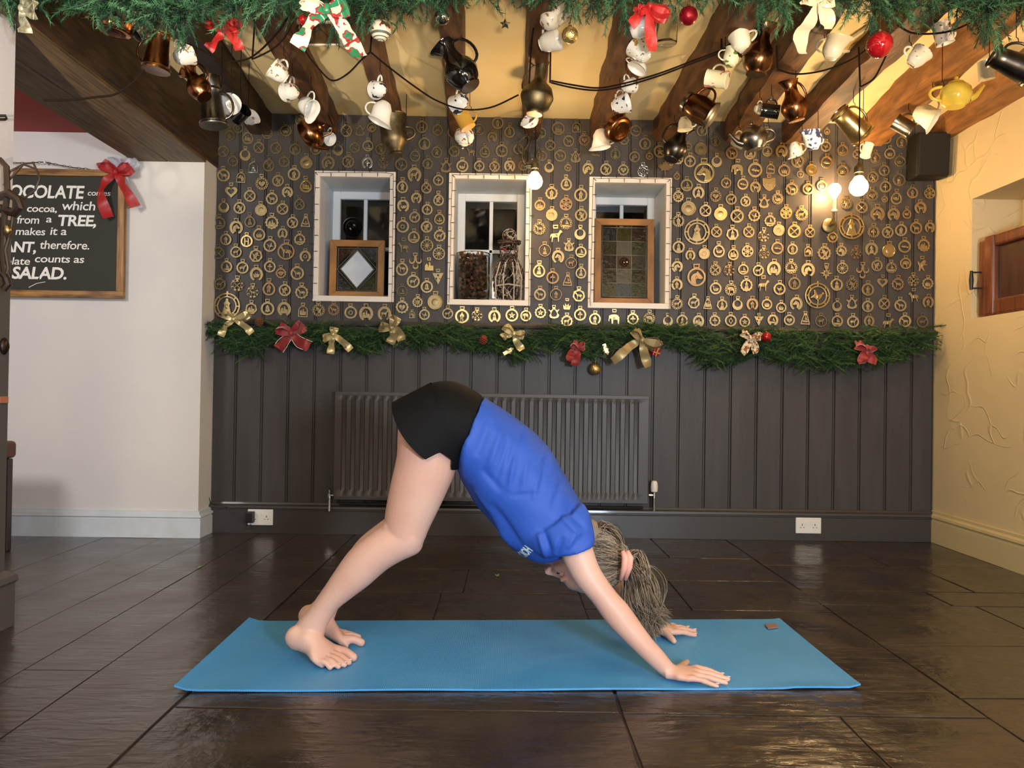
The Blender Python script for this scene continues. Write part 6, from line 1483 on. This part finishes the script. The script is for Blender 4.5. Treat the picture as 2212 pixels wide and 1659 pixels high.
cable('electric_cord', [(1940,55),(1975,72),(2040,70),(2090,52),(2110,35)], 2.8, 'brown cord sagging under the garland at the right')
cable('electric_cord', [(95,217),(150,216),(205,210),(250,203),(290,175),(312,150)], 2.55, 'thin brown cord slung across the wide boxed beam')
# ------------------------------------------------------------------ pine garlands
def sprig(R, L=.12, n=46, nl=.032, w=.0016):
    """template: twig along +x with needles; returns (verts Nx3, tri/quads)"""
    vs = []; fs = []
    def blade(p, d, l):
        d = d.normalized(); u = d.orthogonal().normalized(); u = (Matrix.Rotation(R.uniform(0, 6.28), 3, d)@u)*w; e = p+d*l; b0 = len(vs)
        v = d.cross(u).normalized()*w*.8
        vs.extend([p-u, p+u, p+v, e]); fs.extend([(b0, b0+1, b0+3), (b0+1, b0+2, b0+3), (b0+2, b0, b0+3)])
    for i in range(n):
        t = (i+R.random())/n; p = Vector((L*t, 0, 0)); a = R.uniform(0, 2*PI)
        d = Vector((.75+t*.9, math.cos(a), math.sin(a))); blade(p, d, nl*R.uniform(.7, 1.15)*(1-.25*t))
    b0 = len(vs); 
    for x in (0, L):
        for k in range(3): a = 2*PI*k/3; vs.append(Vector((x, .0013*math.cos(a), .0013*math.sin(a))))
    for k in range(3): fs.append((b0+k, b0+(k+1) % 3, b0+3+(k+1) % 3)); fs.append((b0+k, b0+3+(k+1) % 3, b0+3+k))
    return np.array([tuple(v) for v in vs]), np.array(fs)
R = random.Random(11)
TPL = [sprig(R) for _ in range(6)]
def garland(root, name, base, spr, mats, seed):
    """spr: list of (pos, dir, scale)"""
    R = random.Random(seed); V = []; Fc = []; M_ = []; off = 0
    for p, d, s in spr:
        tv, tf = TPL[R.randrange(6)]; d = Vector(d).normalized(); u = d.orthogonal().normalized(); u = Matrix.Rotation(R.uniform(0, 6.28), 3, d)@u; w = d.cross(u)
        A = np.array([d, u, w]); # rows
        V.append(tv@A*s+np.array(p)-np.array(root.location)); Fc.append(tf+off); off += len(tv); M_.append(np.full(len(tf), R.choices((0, 1, 2), (5, 4, 2))[0]))
    V = np.concatenate(V); Fc = np.concatenate(Fc); M_ = np.concatenate(M_)
    me = bpy.data.meshes.new(name); me.vertices.add(len(V)); me.vertices.foreach_set('co', V.ravel())
    me.loops.add(len(Fc)*3); me.loops.foreach_set('vertex_index', Fc.ravel().astype(np.int32)); me.polygons.add(len(Fc))
    me.polygons.foreach_set('loop_start', np.arange(len(Fc), dtype=np.int32)*3); me.polygons.foreach_set('loop_total', np.full(len(Fc), 3, dtype=np.int32))
    for m in mats: me.materials.append(m)
    me.polygons.foreach_set('material_index', M_.astype(np.int32)); me.update(); me.validate()
    o = link(name, me, root); o['kind'] = 'stuff'; return o
# top garland: lower outline in pixels (x, y) ; hung in front of the beams
TG = [(-30,30),(30,45),(60,20),(110,25),(150,5),(200,45),(260,60),(310,62),(360,82),(420,70),(470,55),(530,45),(560,40),(600,52),(650,48),(700,45),(760,38),(800,62),(850,50),(900,32),(950,38),(1000,20),(1060,5),(1090,8),(1120,-8),(1180,15),(1240,35),(1280,32),(1330,40),(1380,28),(1420,12),(1500,8),(1560,14),(1600,8),(1640,42),(1700,45),(1760,30),(1820,25),(1870,52),(1900,62),(1950,50),(2000,45),(2050,40),(2090,62),(2140,80),(2180,60),(2230,40)]
r = empty('pine_garland', P(1106, -10, 2.45)); tag(r, 'thick green artificial pine garland hung along the beams across the top', 'garland')
R = random.Random(21); spr = []
xs_t = [a for a, _ in TG]; ys_t = [b for _, b in TG]
gd = lambda: R.gauss(2.46, .045)
spine = [P(x, np.interp(x, xs_t, ys_t)-62, 2.46) for x in range(-60, 2290, 40)]
MB().tube([p-r.location for p in spine], .008, 6).obj('stem', twig, r)
for i in range(2300):
    x = R.uniform(-60, 2280); yb = np.interp(x, xs_t, ys_t)+R.gauss(0, 6); y = yb-R.uniform(22, 62)-R.uniform(0, 50)
    dx, dz = R.uniform(-1, 1), R.uniform(-1.0, .25)
    spr.append((P(x, y, gd()), (dx, R.uniform(-.9, .4), dz), R.uniform(.6, .9)))
spr = [q for q in spr if q[0].z < 2.185]
for x, y, l in ((1242,30,55),(1285,25,50),(1350,20,60),(1350,45,30),(1225,15,60),(1640,40,50),(1645,20,40),(1700,35,45),(1880,50,30),(2140,60,60),(2150,80,40),(2120,70,40),(395,70,25),(720,60,22),(785,60,45),(60,15,50)):
    for k in range(5): spr.append((P(x+R.uniform(-6, 6), y-l*.5+R.uniform(-8, 8), 2.44), (R.uniform(-.25, .25), -.2, -1), R.uniform(.55, .75)))
garland(r, 'foliage', None, spr, pine_n, 5)
# wall garland along the dado rail: centre line, half-thickness and weight
WG = [(448,708,14),(480,714,22),(510,728,32),(540,738,28),(570,724,18),(610,716,14),(650,718,14),(690,714,18),(730,722,16),(770,730,24),(800,738,24),(830,716,10),(870,718,18),(900,724,24),(940,718,16),(990,724,26),(1030,728,22),(1060,732,18),(1090,735,24),(1120,745,30),(1150,740,18),(1190,720,14),(1230,728,26),(1270,736,34),(1300,734,26),(1340,722,18),(1390,712,16),(1440,716,20),(1490,728,30),(1530,745,40),(1570,748,42),(1620,736,30),(1660,735,34),(1700,742,36),(1740,748,40),(1780,754,50),(1830,744,40),(1870,742,34),(1910,744,40),(1950,738,34),(1980,730,28),(2008,720,18)]
r2 = empty('pine_garland', P(1230, 725, D-.05)); tag(r2, 'green pine garland pinned along the dado rail under the windows', 'garland')
spr = []; xw = [a for a, _, _ in WG]
cw = [P(x, y, D-.045) for x, y, _ in WG]; MB().tube([p-r2.location for p in cw], .006, 6).obj('stem', twig, r2)
for i in range(3000):
    # heavier to the right
    x = R.uniform(448, 2008)
    if x < 1450 and R.random() < .12: continue
    yc = np.interp(x, xw, [b for _, b, _ in WG]); h_ = np.interp(x, xw, [c for _, _, c in WG]); y = yc+R.uniform(-.9, 1.0)*h_
    dl = R.choice((-1, 1)); d = (dl*R.uniform(.3, 1), R.uniform(-.75, .1), R.uniform(-.75, .3))
    spr.append((P(x, y, D-.05-R.uniform(0, .05)), d, R.uniform(.5, .8)))
for x in (497, 548, 775, 812, 905, 1032, 1120, 1262, 1290, 1520, 1548, 1580, 1640, 1700, 1740, 1790, 1800, 1850, 1905, 1950):
    y = np.interp(x, xw, [b for _, b, _ in WG])+np.interp(x, xw, [c for _, _, c in WG])*.55
    for k in range(9): spr.append((P(x+R.uniform(-14, 14), y+R.uniform(-12, 4), D-.075), (R.uniform(-.5, .5), -.3, -1), R.uniform(.45, .7)))
garland(r2, 'foliage', None, spr, pine_w, 6)
# ------------------------------------------------------------------ bows, baubles
def sm(pts, n=6):
    s = [pts[0]]
    for i in range(len(pts)-1):
        a, c = pts[i], pts[i+1]; pa = pts[max(i-1, 0)]; pc = pts[min(i+2, len(pts)-1)]
        for k in range(1, n+1):
            t = k/n; s.append(.5*((2*a)+(c-pa)*t+(2*pa-5*a+4*c-pc)*t*t+(3*a-pa-3*c+pc)*t**3))
    return s
def bow(px, py, d, loops, tails, wpx, m, label, m2=None, knot=None, edge=None, cat='bow'):
    """loops: list of tip (dx,dy) px; tails: list of point lists (dx,dy) px"""
    c = P(px, py, d); r = empty('ribbon_bow', c); tag(r, label, cat); W_ = wpx/F*d; V = lambda x, y, o=0: P(px+x, py+y, d+o)-c
    for i, (dx, dy) in enumerate(loops):
        L = math.hypot(dx, dy); nx, ny = -dy/L, dx/L; sp = L*.24
        pts = sm([V(0, 0, -.006), V(dx*.5+nx*sp, dy*.5+ny*sp, -.022), V(dx, dy, -.012), V(dx*.55-nx*sp, dy*.55-ny*sp, .004), V(0, 0, .0)], 5)
        wv = lambda t, a=Vector((nx*.35, .9, -ny*.35)): a
        b = MB().ribbon(pts, wv, lambda t: W_*(.45+.75*math.sin(PI*t)), .0012, waves=.0018); b.obj('loop', m, r, auto=50)
        # broad front face of the loop
        f = sm([V(0, 0, -.010), V(dx*.55, dy*.55, -.024), V(dx*.96, dy*.96, -.014)], 5)
        b = MB().ribbon(f, Vector((nx, .25, -ny)), lambda t: W_*(.4+.8*math.sin(min(1, t*1.05)*PI*.62)), .0012, waves=.0016); b.obj('loop', m, r, auto=50)
    for i, tl_ in enumerate(tails):
        pts = sm([V(0, 0, -.008)]+[V(x, y, -.010-.006*((k+i) % 2)) for k, (x, y) in enumerate(tl_)], 5)
        dv = pts[-1]-pts[0]; nn = Vector((-dv.z, 0, dv.x)).normalized()
        b = MB().ribbon(pts, lambda t, nn=nn: nn+Vector((0, .7*math.sin(t*7+1), 0)), lambda t: W_*(.5+.55*min(1, t*2)), .0012, waves=.0022); b.obj('tail', m2 or m, r, auto=50)
        if edge:
            for sg in (-1, 1): MB().tube([p+nn*sg*W_*.5*(.5+.5*min(1, 2*k/len(pts)))+Vector((0, -.002, 0)) for k, p in enumerate(pts)], .0016, 4).obj('edging', edge, r)
    b = MB().sphere((0, -.012, 0), (W_*.32, W_*.3, W_*.38), 12, 8); b.obj('knot', knot or m, r)
    return r
bow(486, 66, 2.62, [(-38,-18),(34,-16)], [[(-20,22),(-36,40)],[(22,20),(32,42)]], 22, red_rib, 'sheer red bow tied on the top garland, near the left')
bow(708, 24, 2.36, [(-50,-20),(42,-10)], [[(-30,18),(-50,48),(-66,78)],[(28,28),(46,60),(70,98)]], 34, print_rib, 'large printed Christmas ribbon bow with long tails on top garland')
bow(53, 22, 2.36, [(14,-24),(20,4)], [[(-4,20),(2,48)]], 26, silver_rib, 'crumpled silver ribbon on the top garland at far left')
bow(1402, 16, 2.40, [(-24,8),(40,22)], [[(-20,14),(-38,38)],[(2,50),(8,94)]], 24, red_rib, 'sheer red bow with long tail in front of the glass jar')
bow(1768, 4, 2.38, [(-30,-10),(34,-8)], [[(-16,40),(-38,72),(-34,112)],[(18,30),(22,58)]], 30, cream_satin, 'cream satin bow with long twisted tail on the top garland')
bow(506, 690, D-.12, [(-22,-12),(34,-12)], [[(-18,14),(-30,36)],[(20,12),(38,30)]], 15, gold_rib, 'pale gold bow at the left end of the wall garland')
bow(630, 720, D-.13, [(-30,-12),(26,-18)], [[(-18,20),(-28,34)],[(16,18),(38,28)]], 24, red_velvet, 'dark red bow with pale edges on the wall garland', edge=frame_white)
bow(720, 722, D-.13, [(2,-14),(-22,10)], [[(-4,20),(-6,42)],[(20,16),(38,34)]], 16, gold_rib, 'small gold bow under the left window on the wall garland')
bow(846, 708, D-.13, [(10,-24),(-26,-2)], [[(4,16),(-4,34)],[(14,8),(22,28)]], 20, gold_org, 'creased pale gold bow below the gap between left and middle windows')
bow(1110, 722, D-.13, [(-20,-18),(22,2)], [[(8,20),(18,34)],[(-16,2),(-26,8)]], 17, gold_rib, 'gold bow on the wall garland below the middle window')
bow(1248, 750, D-.13, [(-10,-8),(14,-2)], [[(-14,14),(-18,30)],[(-2,20),(-8,40)]], 18, red_velvet, 'crumpled red bow left of the hanging gold bauble')
bow(1386, 735, D-.14, [(-16,-22),(42,14)], [[(-26,14),(-62,46)],[(6,28),(14,58)]], 20, gold_org, 'large sheer gold bow with long tails under the right window')
bow(1620, 730, D-.15, [(-16,-12),(24,-4)], [[(-8,20),(-16,34)],[(10,16),(12,34)]], 16, print_rib2, 'cream patterned bow beside the red bauble on the wall garland')
bow(1870, 752, D-.15, [(-20,-8),(16,8)], [[(4,16),(24,30)],[(-6,22),(-8,34)]], 20, red_velvet, 'red bow at the right end of the wall garland')
bow(252, 372, DP-.05, [(-34,-20),(32,-10)], [[(-26,22),(-34,52),(-18,98)],[(14,30),(40,74)]], 22, red_rib, 'red organza bow tied to the chalkboard corner')
r_ = bow(262, 366, DP-.03, [(-20,-26),(34,-20)], [[(14,40),(36,84)]], 20, white_rib, 'sheer white bow behind the red bow on the chalkboard')
def bauble(px, py, d, w, m, label, loop=22, cat='bauble', half=None):
    c = P(px, py, d); rr_ = w/2/F*d; r = empty('bauble', c); tag(r, label, cat)
    MB().sphere((0, 0, 0), rr_, 26, 16).obj('ball', m, r, auto=0)
    if half: MB().lathe([(rr_*1.004*math.cos(a), rr_*1.004*math.sin(a)) for a in [math.radians(t) for t in (-88,-70,-50,-32,-20)]], 26, cap=False).obj('glitter_base', half, r, auto=0)
    MB().lathe([(rr_*.2, rr_*.96), (rr_*.2, rr_*1.16), (0, rr_*1.18)], 12).obj('cap', brass_dark, r)
    if loop: MB().tube([(0, 0, rr_*1.15), (.002, 0, rr_*1.15+loop/F*d*.5), (0, 0, rr_*1.15+loop/F*d)], .0009, 4).obj('thread', brass_dark, r)
    return r
bauble(822, 66, 2.5, 46, decal('floral_bauble', 'e4dcc0', '9a2c34', 30, .56, '3f6a3a'), 'cream bauble with red flowers and grey glitter base', 20, half=mat('grey_glitter', '5a5c56', .6, bump=.5, scale=300))
bauble(656, 43, 2.44, 22, red_gloss, 'tiny red glass bauble beside the printed ribbon bow', 10)
bauble(748, 24, 2.5, 30, silver_b, 'clear silvery bauble behind the printed ribbon bow', 8)
bauble(955, 36, 2.46, 34, silver_b, 'silvery bauble half inside the garland above the black jug', 8)
bauble(1231, 76, 2.6, 36, gold_glit, 'gold glitter bauble hanging beside the pale blue-white cup', 20)
bauble(1487, 34, 2.45, 40, red_satin, 'satin red bauble hanging right of the clear glass jar', 16)
bauble(1900, 97, 2.42, 55, red_gloss, 'large shiny dark red bauble near the right-hand beams', 30)
bauble(1286, 797, D-.06, 26, gold_glit, 'gold glitter bauble hanging on thread below the wall garland', 30)
bauble(1655, 728, D-.16, 22, red_gloss, 'small shiny red bauble beside the cream patterned bow', 6)
# star
c = P(1091, 52, 2.5); r = empty('star_ornament', c); tag(r, 'small silver star ornament dangling from the top garland', 'ornament')
pts = star(5, .019, .009); b = MB(); n = 10; b.add([(x, 0, z) for x, z in pts]+[(0, -.008, 0), (0, .008, 0)], [(i, (i+1) % n, n) for i in range(n)]+[((i+1) % n, i, n+1) for i in range(n)]); b.obj('star', silver_b, r, smooth=False)
MB().tube([(0, 0, .019), (.001, 0, .05)], .0008, 4).obj('thread', brass_dark, r)
# small parcel, gold leaves, cones
c = P(1415, 760, D-.14); r = empty('gift_parcel', c, (.3, .2, .4)); tag(r, 'tiny red wrapped parcel beside the large sheer gold bow', 'parcel')
link('box', bevelled(MB().box((-.02,-.02,-.02), (.02,.02,.02)).mesh('box', red_gloss, smooth=False), .003), r)
link('ribbon', MB().box((-.0208,-.0208,-.003), (.0208,.0208,.003)).box((-.003,-.0208,-.0208), (.003,.0208,.0208)).mesh('ribbon', gold_rib, smooth=False), r)
def leaf(px, py, ang, label):
    c = P(px, py, D-.12); b = MB(); pts = [(0,.05),(.010,.03),(.018,.034),(.014,.018),(.024,.016),(.012,-.002),(.012,-.03),(-.012,-.03),(-.012,-.002),(-.022,.012),(-.012,.02),(-.014,.036)]
    n = len(pts); b.add([(x, -.001+abs(x)*.3, z) for x, z in pts]+[(x, .001+abs(x)*.3, z) for x, z in pts], [tuple(range(n)), tuple(range(2*n-1, n-1, -1))]+[(i, (i+1) % n, n+(i+1) % n, n+i) for i in range(n)])
    o = b.obj('gold_leaf', gold_rib, smooth=False); o.location = c; o.rotation_euler = (0, math.radians(ang), 0); o.scale = (.8, .8, .8); tag(o, label, 'leaf')
leaf(1308, 752, 160, 'gold leaf ornament right of the hanging gold bauble'); leaf(863, 722, 160, 'gold leaf ornament right of the creased pale gold bow'); leaf(1096, 760, 60, 'gold leaf ornament under the gold bow below the middle window')
def cone(px, py, label, m):
    c = P(px, py, D-.13); r = empty('pine_cone', c, (.9, .3, 0)); tag(r, label, 'pine cone'); b = MB()
    for j in range(7):
        q = .019*math.sin(PI*(j+1.2)/8.6); z = -.026+j*.008
        for k in range(8):
            a = 2*PI*(k+.5*(j % 2))/8; b.sphere((q*math.cos(a), q*math.sin(a), z), (.006,.006,.0035), 6, 4)
    b.sphere((0, 0, 0), (.013,.013,.026), 8, 6); b.obj('scales', m, r)
cone(560, 694, 'brown pine cone behind the garland right of the left gold bow', mat('pinecone_brown', '6a4426', .7)); cone(1044, 734, 'reddish pine cone in the wall garland below the middle window', mat('pinecone_red', '7a3020', .7))
print('objects', len(bpy.data.objects), 'tris', sum(len(m.polygons) for m in bpy.data.meshes))
